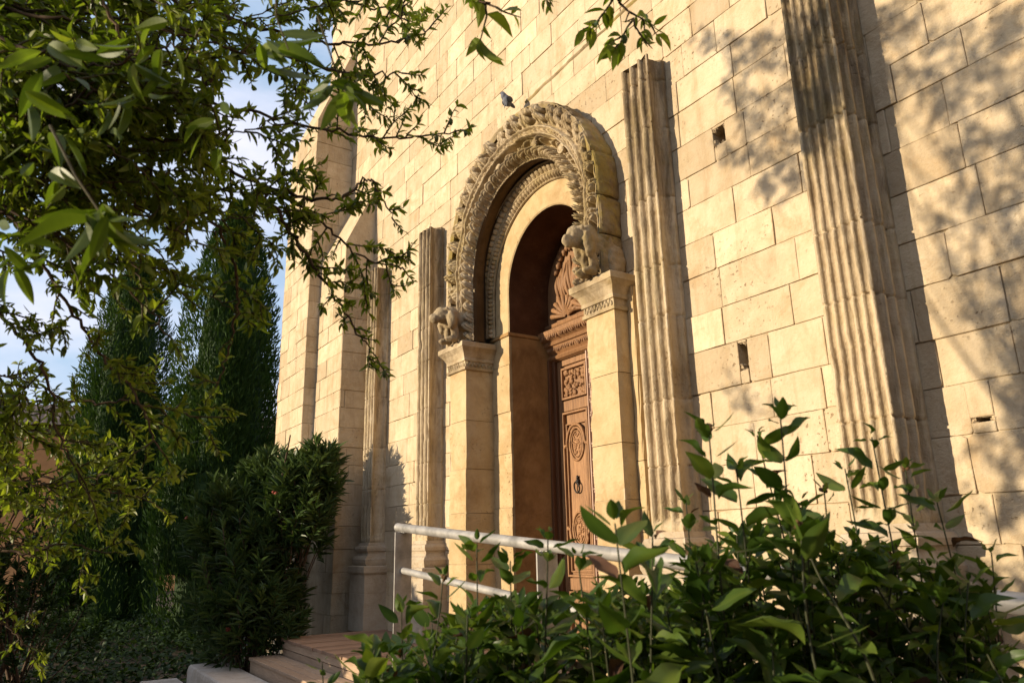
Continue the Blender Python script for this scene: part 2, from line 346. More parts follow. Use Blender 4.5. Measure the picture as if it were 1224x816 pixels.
def block_face(mb, mo, u0, u1, zs, org, ud, nd, seed, wlo=0.28, whi=0.58, gap=0.0010, skip=None, holes=(), depth=0.012):
    r = random.Random(seed)
    for z0, z1 in zip(zs[:-1], zs[1:]):
        gp = gap*r.choice([0.7, 0.8, 1.0, 1.0, 1.5])
        spans = [(u0, u1)]
        if skip:
            s = skip((z0+z1)/2, z0, z1)
            if s: spans = [(u0, s[0]), (s[1], u1)]
        for a, b in spans:
            O, U, N = map(np.asarray, (org, ud, nd))
            fl = np.dot(np.cross(U, (0, 0, 1.0)), N) < 0
            cuts = [(a, z0, b, z1)]
            for h in holes:
                if a < h[0] < b and z0 < h[1] < z1: cuts = [(a, z0, h[0], z1), (h[0]+h[2], z0, b, z1), (h[0], z0, h[0]+h[2], h[1]), (h[0], h[1]+h[3], h[0]+h[2], z1)]
            for ca, cb, cc, cd in cuts:
                q = [O+U*x+np.array([0, 0, z])-N*depth for x, z in ((ca, cb), (cc, cb), (cc, cd), (ca, cd))]
                mo.add(q, [(3, 2, 1, 0) if fl else (0, 1, 2, 3)], 0.5)
            x = a-r.uniform(0, 0.25); 
            while x < b-0.001:
                w = r.uniform(wlo, whi)
                for h in holes:
                    if z0 < h[1] < z1 and h[0]-0.08 < x+w < h[0]+h[2]+0.08: w = h[0]+h[2]+0.16-x
                if b-(x+w) < 0.14: w = b-x
                xa, xb = max(x, a), x+w
                hit = [h for h in holes if xa < h[0]-0.03 and h[0]+h[2] < xb-0.0 and z0 < h[1] < z1]
                tone = min(1, max(0, r.gauss(0.5, 0.2)))
                if hit:
                    h = hit[0]; zt = min(h[1]+h[3], z1-0.02)
                    block(mb, mo, xa, h[0], z0, z1, org, ud, nd, r, gp, 0.3, tone)
                    block(mb, mo, h[0]+h[2], xb, z0, z1, org, ud, nd, r, gp, 0.3, tone)
                    block(mb, mo, h[0]-0.002, h[0]+h[2]+0.002, zt, z1, org, ud, nd, r, gp*0.4, 0.3, tone)
                    if h[1]-z0 > 0.03: block(mb, mo, h[0]-0.002, h[0]+h[2]+0.002, z0, h[1], org, ud, nd, r, gp*0.4, 0.3, tone)
                    for k in range(9):
                        q = r.random()*6.28; rx, rz = h[2]*0.5, (zt-h[1])*0.5
                        px_, pz_ = h[0]+rx+rx*1.05*math.copysign(abs(math.cos(q))**0.5, math.cos(q)), h[1]+rz+rz*1.05*math.copysign(abs(math.sin(q))**0.5, math.sin(q))
                        mb.ball((px_, 0.035, pz_), (r.uniform(0.008, 0.022), 0.036, r.uniform(0.008, 0.03)), None, 8, 6, tone, 0.15)
                else: block(mb, mo, xa, xb, z0, z1, org, ud, nd, r, gp, depth, tone)
                x += w
wb = MB(); mo = MB(); rr = random.Random(3)
zs = course_list(0.0, 11.2, 0.22, 0.275, rr)
def wskip(zm, z0, z1):
    h = portal_hw(zm)
    return (CX-h, CX+h) if h > 0 else None
# photo-measured putlog holes: (x, z, w, h)
HOLES = [(-2.96, 4.13, 0.10, 0.12), (-2.93, 2.56, 0.06, 0.17), (-1.67, 1.99, 0.10, 0.022)]
def snap(h):
    for a, b in zip(zs[:-1], zs[1:]):
        if a <= h[1] < b: return (h[0], max(a+0.02, min(h[1], b-0.02-h[3])), h[2], min(h[3], b-a-0.04))
HS = [snap(h) for h in HOLES]
block_face(wb, mo, -11.0, 5.0, zs, (0, 0, 0), (1, 0, 0), (0, -1, 0), 11, skip=wskip, holes=HS)
wall = wb.build('wall', M['wall'], church)
mo.build('mortar_bed', M['mortar'], wall)
hb = MB()
core = MB(); core.box(-11.0, CX-1.35, 0.45, 0.8, 0, 11.2); core.box(CX+1.35, 5.0, 0.45, 0.8, 0, 11.2); core.box(CX-1.36, CX+1.36, 0.45, 0.8, 5.6, 11.2); core.box(-11, 5, 0.8, 1.0, 0, 11.2)
core.box(CX-1.36, CX-0.64, 0.16, 0.8, 0, 3.3); core.box(CX+0.64, CX+1.36, 0.16, 0.8, 0, 3.3)
core.build('wall_core', M['mortar'], church)

# left buttresses
def buttress(x0, x1, y0, ztop, slope, seed, name='buttress'):
    b = MB(); o = MB(); z = course_list(0.0, ztop-0.3, 0.22, 0.275, random.Random(seed)); z[-1] = ztop
    block_face(b, o, x0, x1, z, (0, y0, 0), (1, 0, 0), (0, -1, 0), seed+1)
    block_face(b, o, y0, -0.0, z, (x1, 0, 0), (0, 1, 0), (1, 0, 0), seed+2)
    block_face(b, o, y0, 0.0, z, (x0, 0, 0), (0, 1, 0), (-1, 0, 0), seed+3)
    b.add([(x0, y0, ztop), (x1, y0, ztop), (x1, 0, ztop), (x0, 0, ztop), (x0, -0.002, ztop+slope), (x1, -0.002, ztop+slope)],
          [(0, 1, 5, 4), (1, 2, 5), (0, 4, 3)], 0.5)
    ob = b.build(name, M['wall'], church); o.build('mortar_bed', M['mortar'], ob); return ob
buttress(-10.0, -8.79, -0.40, 5.4, 0.9, 21)
buttress(-11.0, -9.76, -0.56, 7.7, 1.5, 31)

# fluted pilasters
def pilaster(x0, w, p, ztop, nf, ns, seed, lean=0.0):
    r = np.random.default_rng(seed); z0, zb0, zb1 = 0.60, 1.30, 1.55
    y0 = -p; x1 = x0+w
    # section: left side, front flutes, right side flutes
    sec = [(x0, 0.0), (x0, y0*0.5), (x0, y0)]
    def flutes(a, b, n, fn, dep):
        out_ = []; fw = (b-a)/n
        for i in range(n):
            for k in range(17):
                t = 0.5-0.5*math.cos(math.pi*k/16)*1.0 if 0 < k < 16 else k/16
                q = min(1, max(0, (t-0.11)/0.78)); d = dep*math.sqrt(max(0, 1-(2*q-1)**2))
                out_.append(fn(a+fw*(i+t), d))
        return out_
    sec += flutes(x0+0.008, x1-0.008, nf, lambda s, d: (s, y0+d), w/nf*0.60)
    sec += flutes(y0+0.006, -0.02, ns, lambda s, d: (x1-d, s), min(0.045, p/ns*0.5))
    sec += [(x1, 0.0)]
    S = np.array(sec); flat = S.copy(); flat[:, 1] = np.where((S[:, 0] > x0+0.004) & (S[:, 0] < x1-0.0081) & (S[:, 1] < y0*0.6), y0, S[:, 1])
    mid = S[:, 1] > y0+1e-6; fl2 = flat.copy(); fl2[-(ns*17+1):, 0] = x1
    G = []; T = []
    joints = [zb1]
    while joints[-1] < ztop: joints.append(joints[-1]+r.uniform(0.34, 0.62))
    zz = np.sort(np.concatenate([np.arange(zb1, ztop+0.001, 0.03)]+[[j-0.009, j-0.004, j+0.004, j+0.009] for j in joints[1:] if j < ztop-0.02]))
    off = {}
    for z in zz:
        k = np.searchsorted(joints, z); 
        if k not in off: off[k] = (r.normal(0, 0.0007), r.normal(0, 0.0008), np.clip(r.normal(0.5, 0.2), 0, 1))
        ox, oy, tn = off[k]
        jn = min(abs(z-j) for j in joints)
        f = min(1, max(0, (z-zb1-0.03)/0.06)); f = f*f
        s = fl2*(1-f)+S*f
        P = np.column_stack([s[:, 0]+ox, s[:, 1]+oy, np.full(len(s), z)])
        e = vnoise(P, 7, seed, 2)*0.0022+vnoise(P, 34, seed+5, 2)*0.0028
        e = np.where(vnoise(P, 5, seed+9, 2) > 0.35, e+0.012*np.clip(vnoise(P, 5, seed+9, 2)-0.35, 0, 1)*3, e)
        if jn < 0.006: e = e+0.007+0.006*vnoise(P, 20, seed+8, 2)
        fr_side = (s[:, 0] > x1-0.03) & (s[:, 1] > y0+0.004)
        dv = np.column_stack([np.where(fr_side, -1.0, 0.15*np.sign(x0+w/2-s[:, 0])), np.where(fr_side, 0.0, 1.0)])
        wgt = (s[:, 1] < -0.003).astype(float)
        P[:, :2] += dv*(e*wgt)[:, None]
        P[:, 1] = np.minimum(P[:, 1], 0.0)
        if z > ztop-0.10: P[:, 2] += vnoise(P, 12, seed+3, 2)*0.035*(z-ztop+0.10)/0.1
        G.append(P); T.append(np.full(len(P), tn))
    G = np.array(G); T = np.array(T)
    pr = empty_part = None
    sh = MB(); sh.grid(G, T, flip=False)
    top = G[-1]; c = top.mean(0)+np.array([0, 0, 0.015]); n_ = len(top)
    sh.add(np.vstack([top, c]), [(i, i+1, n_) for i in range(n_-1)]+[(n_-1, 0, n_)], 0.3)
    root = sh.build('pilaster', M['pilaster'], church, smooth=True)
    # base mouldings (attic profile) as lofted rings
    prof = [(zb0, 0.055), (zb0+0.03, 0.066), (zb0+0.07, 0.070), (zb0+0.10, 0.055), (zb0+0.105, 0.04), (zb0+0.135, 0.026), (zb0+0.155, 0.03), (zb0+0.16, 0.045), (zb0+0.19, 0.05), (zb0+0.215, 0.04), (zb0+0.22, 0.018), (zb1+0.005, 0.012)]
    bm_ = MB(); bm_.grid(ring_loft(x0, x1, y0, prof, seed), 0.5); bm_.build('base', M['base'], root, smooth=False)
    pl = MB(); pp = [(z0, 0.085), (z0+0.40, 0.08), (z0+0.405, 0.076), (z0+0.41, 0.08), (zb0-0.10, 0.078), (zb0-0.085, 0.09), (zb0-0.07, 0.10), (zb0-0.01, 0.10), (zb0, 0.09), (zb0+0.001, 0.05)]
    pl.grid(ring_loft(x0, x1, y0, pp, seed+2), 0.5); pl.build('plinth', M['base'], root)
    return root
def ring_loft(x0, x1, y0, prof, seed, nx=7):
    G = []
    for z, o in prof:
        a, b, c = x0-o, x1+o, y0-o
        P = [(a, 0.005), (a, c*0.5)]+[(a+(b-a)*i/(nx-1), c) for i in range(nx)]+[(b, c*0.5), (b, 0.005)]
        P = np.array([(x, y, z) for x, y in P]); P[1:-1, :2] += vnoise(P[1:-1], 14, seed, 2)[:, None]*0.005; G.append(P)
    return np.array(G)
pilaster(-2.135, 0.275, 0.30, 4.95, 5, 3, 1)      # nearest, by the right side of the wall
pilaster(-3.61, 0.275, 0.18, 4.95, 3, 1, 2)       # right of the portal
pilaster(-7.06, 0.275, 0.18, 4.93, 3, 1, 3)       # left of the portal
pilaster(-8.51, 0.275, 0.18, 4.93, 3, 1, 4)       # by the buttress

# portal piers
def block_stack(mb, x0, x1, y0, y1, z0, z1, seed, hlo=0.32, hhi=0.5):
    r = random.Random(seed); z = z0
    while z < z1-1e-6:
        h = r.uniform(hlo, hhi)
        if z1-(z+h) < 0.2: h = z1-z
        j = lambda: r.gauss(0, 0.0022)
        # subdivided box with uneven arrises
        n = 7; zz_ = np.linspace(z+0.0025, z+h-0.0025, n); G = []
        for q in zz_:
            ring = []
            for (xa, ya, xb, yb) in ((x0, y1, x0, y0), (x0, y0, x1, y0), (x1, y0, x1, y1)):
                for t in np.linspace(0, 1, 6, endpoint=False): ring.append((xa+(xb-xa)*t, ya+(yb-ya)*t, q))
            ring.append((x1, y1, q)); G.append(ring)
        G = np.array(G); jx, jy = j(), j(); G[..., 0] += jx; G[..., 1] += jy
        nzv = vnoise(G, 11, seed, 3)*0.006+vnoise(G, 4, seed+4, 1)*0.004
        cx, cy = (x0+x1)/2, (y0+y1)/2; dv = unit(np.stack([cx-G[..., 0], cy-G[..., 1]], -1))
        # chip the arrises
        ed = np.zeros(G.shape[:2]); ed[:, 6] = 1; ed[:, 12] = 1
        chip = ed*np.clip(vnoise(G, 13, seed+7, 2)+0.2, 0, 1)*0.02
        G[..., :2] += dv*(nzv+chip)[..., None]
        tn = min(1, max(0, r.gauss(0.5, 0.2)))
        mb.grid(G, tn)
        for e, s in ((0, 1), (-1, -1)):
            mb.add(G[e], [tuple(range(G.shape[1]))[::s]], tn)
        z += h
def pier(sign, seed):
    xa, xb = (CX-1.24, CX-0.92) if sign < 0 else (CX+0.92, CX+1.24)
    b = MB(); block_stack(b, xa, xb, -0.18, 0.14, 0.5, 3.12, seed)
    b2 = MB(); b2.box(xa+0.012, xb-0.012, -0.168, 0.14, 0.5, 3.13)
    p = b.build('pier', M['pier'], church, smooth=False); b2.build('pier_core', M['mortar'], p)
    # side fillet towards the wall
    s = MB(); xs = (xa-0.075, xa-0.004) if sign < 0 else (xb+0.004, xb+0.075)
    block_stack(s, xs[0], xs[1], -0.055, 0.02, 0.5, 3.3, seed+3, 0.4, 0.6); s.build('fillet', M['pier'], p)
    # impost
    im = MB()
    prof = [(3.118, 0.0), (3.12, 0.018), (3.145, 0.022), (3.15, 0.010), (3.20, 0.010), (3.205, 0.024), (3.225, 0.024), (3.235, 0.02), (3.29, 0.045), (3.325, 0.075), (3.33, 0.082), (3.375, 0.085), (3.385, 0.07), (3.386, -0.1)]
    G = []
    for z, o in prof:
        ring = []
        for (xq, yq, xr, yr) in ((xa-o, 0.13, xa-o, -0.18-o), (xa-o, -0.18-o, xb+o, -0.18-o), (xb+o, -0.18-o, xb+o, 0.13)):
            for t in np.linspace(0, 1, 8, endpoint=False): ring.append((xq+(xr-xq)*t, yq+(yr-yq)*t, z))
        ring.append((xb+o, 0.13, z)); G.append(ring)
    G = np.array(G); G[..., :2] += (vnoise(G, 16, seed, 2)*0.006)[..., None]
    im.grid(G, 0.55)
    for k in range(16):   # carved frieze under the abacus
        t = (k+0.5)/16
        for q, (X, Y) in enumerate(((xa+(xb-xa)*t, -0.192), ((xb+0.012) if sign < 0 else (xa-0.012), -0.18+0.31*t))):
            im.ball((X, Y, 3.175+0.008*(-1)**k), (0.011, 0.011, 0.02), nu=6, nv=5, tone=0.6, jit=0.1)
    im.build('impost', M['carved'], p)
    return p
pier(-1, 41); pier(1, 51)

# inner order: jambs, carved band, plain band, soffit
ICX, ICZ = -5.08, 3.85
for sx in (-1, 1):
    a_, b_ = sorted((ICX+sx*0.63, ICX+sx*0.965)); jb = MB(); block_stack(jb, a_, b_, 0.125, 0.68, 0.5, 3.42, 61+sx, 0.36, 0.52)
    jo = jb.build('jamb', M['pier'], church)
    rv = MB(); xr = ICX+sx*0.628; G = np.array([[(xr-sx*0.006+0.003*math.sin(z*7+y*9), y, z) for y in np.linspace(0.150, 0.655, 8)] for z in np.linspace(0.6, 3.415, 30)]); rv.grid(G, np.clip(0.5+0.6*vnoise(G, 2.2, 5, 2), 0, 1), flip=sx < 0); rv.build('reveal_shade_slab', M['reveal_shade'], jo)  # thin slab added over the cream jamb, its brown stands in for shade
    jc = MB(); jc.box(a_+0.01, b_-0.01, 0.137, 0.68, 0.5, 3.42); jc.build('jamb_core', M['mortar'], jo)
    x_in, x_out = ICX+sx*0.612, ICX+sx*0.965
    jl = MB(); jl.box(min(x_in, x_out), max(x_in, x_out), 0.108, 0.68, 3.42, 3.455); jl.build('springing_ledge', M['jamb'], jo, bevel=0.006)
def arch_xy(s, cx, cz, r, zlow, fs):
    "point on a stilted arch; s in 0..1 with stilt fraction fs at each end; returns x,z and the outward direction"
    s = np.asarray(s, float); L1 = np.clip(s/fs, 0, 1); L2 = np.clip((1-s)/fs, 0, 1)
    th = math.pi*(1-np.clip((s-fs)/(1-2*fs), 0, 1))
    x = cx+r*np.cos(th); z = np.where(s < fs, zlow+(cz-zlow)*L1, np.where(s > 1-fs, zlow+(cz-zlow)*L2, cz+r*np.sin(th)))
    return x, z
def arch_sheet(prof, ns, zlow, fs, cxf, czf, hfun=None, flip=False):
    "prof: list of (radius, y)"
    s = np.linspace(0, 1, ns); P = np.array(prof); G = np.zeros((len(P), ns, 3))
    for i, (r, y) in enumerate(P):
        x, z = arch_xy(s, cxf(r), czf(r), r, zlow, fs); G[i, :, 0] = x; G[i, :, 1] = y; G[i, :, 2] = z
    return G
# plain band + soffit
sh = MB(); G = arch_sheet([(0.862, 0.13), (0.855, 0.125), (0.74, 0.124), (0.64, 0.125), (0.628, 0.135)], 160, 3.455, 0.10, lambda r: ICX, lambda r: ICZ)
G[..., 1] += vnoise(G, 5, 3, 2)*0.003
sh.grid(G, 0.6); iao = sh.build('inner_arch', M['pier'], church, smooth=False)
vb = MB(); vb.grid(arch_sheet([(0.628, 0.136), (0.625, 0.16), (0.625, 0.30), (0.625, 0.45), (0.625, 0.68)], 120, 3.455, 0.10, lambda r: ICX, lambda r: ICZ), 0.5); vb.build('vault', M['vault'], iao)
# carved inner band: two rows of small leaves
def disp_sheet(prof, ns, zlow, fs, cxf, czf, hf, seed, amp_n=0.004):
    G = arch_sheet(prof, ns, zlow, fs, cxf, czf); P = np.array(prof)
    mid = G[len(P)//2]; u = np.concatenate([[0], np.cumsum(np.linalg.norm(np.diff(mid, axis=0), axis=1))])
    h = hf(np.broadcast_to(u, G.shape[:2]), np.broadcast_to(P[:, 0][:, None], G.shape[:2]), np.broadcast_to(P[:, 1][:, None], G.shape[:2]))
    e = vnoise(G, 30, seed, 3)*amp_n
    G[..., 1] -= h+e; return G
def small_leaf(u, r, y):
    row1 = (r > 0.925); v = np.where(row1, (r-0.928)/0.066, (r-0.872)/0.046)
    per = np.where(row1, 0.062, 0.045); a = (u/per) % 1-0.5
    w = 0.46*(1-0.55*np.abs(2*v-1)**1.5); ins = np.clip(1-(a/w)**2, 0, 1)**0.5
    h = 0.030*ins*np.clip(np.sin(np.pi*np.clip(v, 0, 1)), 0, 1)**0.6-0.008*np.exp(-(a/0.08)**2)*ins
    fil = (np.abs(r-0.922) < 0.004)*0.018+(np.abs(r-0.866) < 0.004)*0.016+(np.abs(r-0.997) < 0.004)*0.016
    return np.maximum(h, fil)
ib = MB(); prof = [(r, 0.122-0.105*((r-0.862)/0.138)**0.9) for r in np.linspace(1.0, 0.862, 64)]
ib.grid(disp_sheet(prof, 1100, 3.455, 0.10, lambda r: ICX, lambda r: ICZ, small_leaf, 9, 0.003), 0.5); ib.build('inner_carved_band', M['carved'], church, smooth=True)
# archivolt
AX = lambda t: -5.11+0.02*t
def arc_t(r): return (1.19-r)/0.35
def acx(r): return -5.11+0.02*np.clip(arc_t(r), 0, 1)
def acz(r): return 4.13-0.13*np.clip(arc_t(r), 0, 1)
AFS, AZL = 0.155, 3.395
def base_y(t):
    return np.interp(t, [0, 0.02, 0.40, 0.415, 0.435, 0.455, 0.465, 0.535, 0.545, 0.56, 0.575, 0.59, 0.755, 0.77, 0.81, 0.88, 0.95, 1.0],
                        [-0.225, -0.235, -0.205, -0.225, -0.240, -0.225, -0.205, -0.20, -0.215, -0.228, -0.215, -0.150, -0.140, -0.165, -0.195, -0.21, -0.195, -0.13])
def arch_h(u, r, y):
    t = arc_t(r); PER = 0.145; u = u+0.035*np.sin(u*3.1+1)+0.022*np.sin(u*8.3)+0.010*np.sin(u*19)
    k = np.floor(u/PER); rnd = np.sin(k*127.1+3.3)*43758.5; rnd = rnd-np.floor(rnd)
    # 1 acanthus leaves standing outwards
    v = np.clip((0.40-t)/0.38, 0, 1); a = (u/PER) % 1-0.5+0.12*np.sin(v*3+rnd*6)
    w = 0.47*(0.46+0.54*np.abs(np.cos(v*np.pi*2.6)))*(1-0.30*v**3)
    ins = np.clip(1-(a/w)**2, 0, 1)
    h1 = np.where((t > 0.012) & (t < 0.40), 0.140*ins**0.4*(0.45+0.55*np.sin(v*2.4))-0.03*np.exp(-(a/0.05)**2)*ins-0.016*np.abs(np.sin(a*24+v*9))*ins-0.080, 0)
    h1 *= 0.7+0.6*rnd
    # 2 frieze of little crossing tendrils
    b = (t-0.465)/0.07
    h2 = np.where((t > 0.465) & (t < 0.535), 0.026*np.clip(np.sin(u*2*np.pi/0.06+np.sin(b*6.28)*1.6)+0.25, 0, 1)*np.sin(np.pi*np.clip(b, 0, 1))-0.006, 0)
    # 3 figure zone: lumps of uneven size
    k3 = np.floor(u/0.19+0.3); r3 = np.sin(k3*71.7+1.1)*9631.3; r3 = r3-np.floor(r3)
    c = (t-0.585)/0.17; a3 = (u/0.19+0.3) % 1-0.5
    e3 = np.clip(1-((a3+0.12*np.sin(c*5+r3*9))/0.38)**2-((c-0.5)/0.55)**2, 0, 1)
    h3 = np.where((t > 0.585) & (t < 0.76), 0.12*e3**0.5*(0.5+0.7*r3)*(0.7+0.3*np.sin(a3*25+c*7+r3*10))-0.05, 0)
    # 4 carved roll: slanting lobes
    d = (t-0.765)/0.235; q = (u/0.10+d*0.8) % 1-0.5
    h4 = np.where((t > 0.765) & (t < 0.985), 0.070*np.clip(1-(q/0.40)**2, 0, 1)**0.5*np.sin(np.pi*np.clip(d, 0.02, 1))**0.7-0.036+0.018*np.sin(q*22+d*14), 0)
    return h1+h2+h3+h4
tt = np.linspace(0, 1, 118); prof = [(1.19-0.35*t, float(base_y(t))) for t in tt]
G = disp_sheet(prof, 1150, AZL, AFS, acx, acz, arch_h, 5, 0.010)
dmg = np.clip(vnoise(G, 3.6, 77, 2)-0.10, 0, 1); G[..., 1] += dmg*0.085      # broken carving
Gr = vnoise(G, 22, 8, 2)[..., None]*np.array([0.004, 0, 0.004]); G += Gr
av = MB(); av.grid(G, 0.5)
avo = av.build('archivolt', M['carved'], church, smooth=True)
# soffit of archivolt
sf = MB(); sg = arch_sheet([(0.842, -0.135), (0.836, -0.10), (0.85, -0.04), (0.87, 0.012)], 160, AZL, AFS, acx, acz); sg[..., 0:3:2] += (vnoise(sg, 9, 4, 2)*0.006)[..., None]
sf.grid(sg, 0.4); sf.grid(arch_sheet([(0.85, 0.010), (1.02, 0.012)], 120, AZL, AFS, acx, acz), 0.4); sf.build('soffit', M['dark_soffit'], avo)
# outer flank: voussoirs seen from the side
fk = MB(); edges = np.linspace(0, 1, 15); edges[1:-1] += rng.normal(0, 0.008, 13)
for i in range(14):
    n_ = 26; s = np.linspace(edges[i]+0.0012, edges[i+1]-0.0012, n_); rows = []
    for (rr_, yy) in ((1.15, -0.205), (1.175, -0.222), (1.19, -0.222), (1.20, -0.205), (1.205, -0.17), (1.203, -0.13), (1.206, -0.09), (1.20, -0.05), (1.198, -0.02), (1.19, 0.02)):
        x, z = arch_xy(s, -5.11, 4.13, rr_, AZL, AFS); rows.append(np.column_stack([x, np.full(n_, yy), z]))
    g_ = np.array(rows); o = rng.normal(0, 0.006)
    dv = g_-np.array([-5.11, 0, 4.0]); dv[..., 1] = 0; dv = unit(dv)
    ed = np.exp(-np.minimum(np.arange(n_), np.arange(n_)[::-1])/1.0)[None, :]
    g_ += dv*(vnoise(g_, 8, 50+i, 3)*0.022+vnoise(g_, 30, 90+i, 2)*0.006+o-0.012*ed)[..., None]; g_[..., 1] += vnoise(g_, 12, 7, 2)*0.008
    fk.grid(g_, float(np.clip(rng.normal(0.5, 0.2), 0, 1)))
fk.grid(arch_sheet([(1.17, -0.20), (1.185, -0.14), (1.18, 0.02)], 100, AZL, AFS, acx, acz), 0.2)
fk.build('voussoir_ring', M['arch_flank'], avo, smooth=False)
# scroll discs among the figures, left haunch
for (px, py) in ((597, 202), (588, 216), (640, 172), (672, 178)):
    q = at(px, py, 6.2); n = unit(np.array(q)-CAM); k = (-0.19-CAM[1])/n[1]; q = CAM+n*k
    dsk = MB(); dsk.ball(q, (0.035, 0.03, 0.035), nu=12, nv=9, jit=0.04); dsk.tube([q+np.array([math.cos(a)*0.036, -0.012, math.sin(a)*0.036]) for a in np.linspace(0, 5.6, 16)], 0.010, 6)
    dsk.build('scroll', M['carved'], avo, smooth=True)

# beasts on the imposts
def remeshed(name, balls, mat, parent, vox=0.011, seed=0, disp=0.012):
    mb = MB()
    for c, r_, rot in balls:
        mb.ball(c, r_, None if rot is None else np.array(Matrix.Rotation(rot[1], 3, rot[0])), nu=16, nv=10)
    o = mb.build(name, mat, parent, smooth=True)
    m_ = o.modifiers.new('remesh', 'REMESH'); m_.mode = 'VOXEL'; m_.voxel_size = vox; m_.use_smooth_shade = True
    s_ = o.modifiers.new('smooth', 'SMOOTH'); s_.iterations = 3; s_.factor = 0.5
    tx = bpy.data.textures.new(name+'_wear', 'CLOUDS'); tx.noise_scale = 0.05
    d_ = o.modifiers.new('wear', 'DISPLACE'); d_.texture = tx; d_.strength = disp; d_.mid_level = 0.5
    return o
def beast(x, mirror, name, seed, kx=1.0, kz=1.0):
    s = -1 if mirror else 1
    B = []
    z = 3.385
    def e(dx, y, dz, rx, ry, rz, rot=None): B.append(((x+s*dx*kx, y, z+dz*kz), (rx*kx, ry, rz*kz), rot))
    e(0, -0.16, 0.23, 0.105, 0.15, 0.10)              # body
    e(0.0, -0.30, 0.25, 0.10, 0.09, 0.11)              # chest and mane
    e(0.01, -0.40, 0.26, 0.075, 0.085, 0.08)           # head
    e(0.01, -0.475, 0.215, 0.045, 0.06, 0.05)          # muzzle
    e(0.075, -0.38, 0.31, 0.025, 0.02, 0.03); e(-0.055, -0.38, 0.31, 0.025, 0.02, 0.03)
    e(0.10, -0.34, 0.20, 0.04, 0.05, 0.10); e(-0.09, -0.34, 0.20, 0.04, 0.05, 0.10)   # hanging mane
    e(0.07, -0.29, 0.10, 0.036, 0.045, 0.11, ('X', 0.15)); e(-0.06, -0.29, 0.10, 0.036, 0.045, 0.11, ('X', 0.15))  # forelegs
    e(0.07, -0.33, 0.02, 0.042, 0.07, 0.03); e(-0.06, -0.33, 0.02, 0.042, 0.07, 0.03)
    e(0.09, -0.08, 0.12, 0.05, 0.09, 0.12); e(-0.09, -0.08, 0.12, 0.05, 0.09, 0.12)
    return remeshed(name, B, M['carved'], church, 0.010, seed, 0.022)
bl = beast(CX-1.00, False, 'stone_lion', 1); br = beast(CX+1.13, True, 'stone_lion', 2, 0.66, 1.12)
bl['label'] = 'pale worn stone lion on the left impost'; br['label'] = 'lichen stained stone lion on the right impost'

# roof scar on the wall
def on_wall(px, py, y):
    d = at(px, py, 1.0)-CAM; return CAM+d*((y-CAM[1])/d[1])
sc_ = MB(); pts = spline([on_wall(*p, 0.0) for p in ((628, 122), (655, 97), (690, 64), (726, 33), (770, -12))], 40)
pts[:, 2] += vnoise(pts, 6, 5, 2)*0.015
up_ = np.array([0, 0, 1.0]); G = np.array([pts+up_*o+np.array([0, -d, 0]) for o, d in ((-0.022, -0.004), (-0.012, 0.006), (0.0, 0.012), (0.008, 0.008), (0.014, -0.004))])
G[1:4, :, 1] -= vnoise(G[1:4], 25, 6, 2)*0.008
sc_.grid(G, 0.4); sc_.build('roof_scar', M['arch_flank'], church, smooth=True)

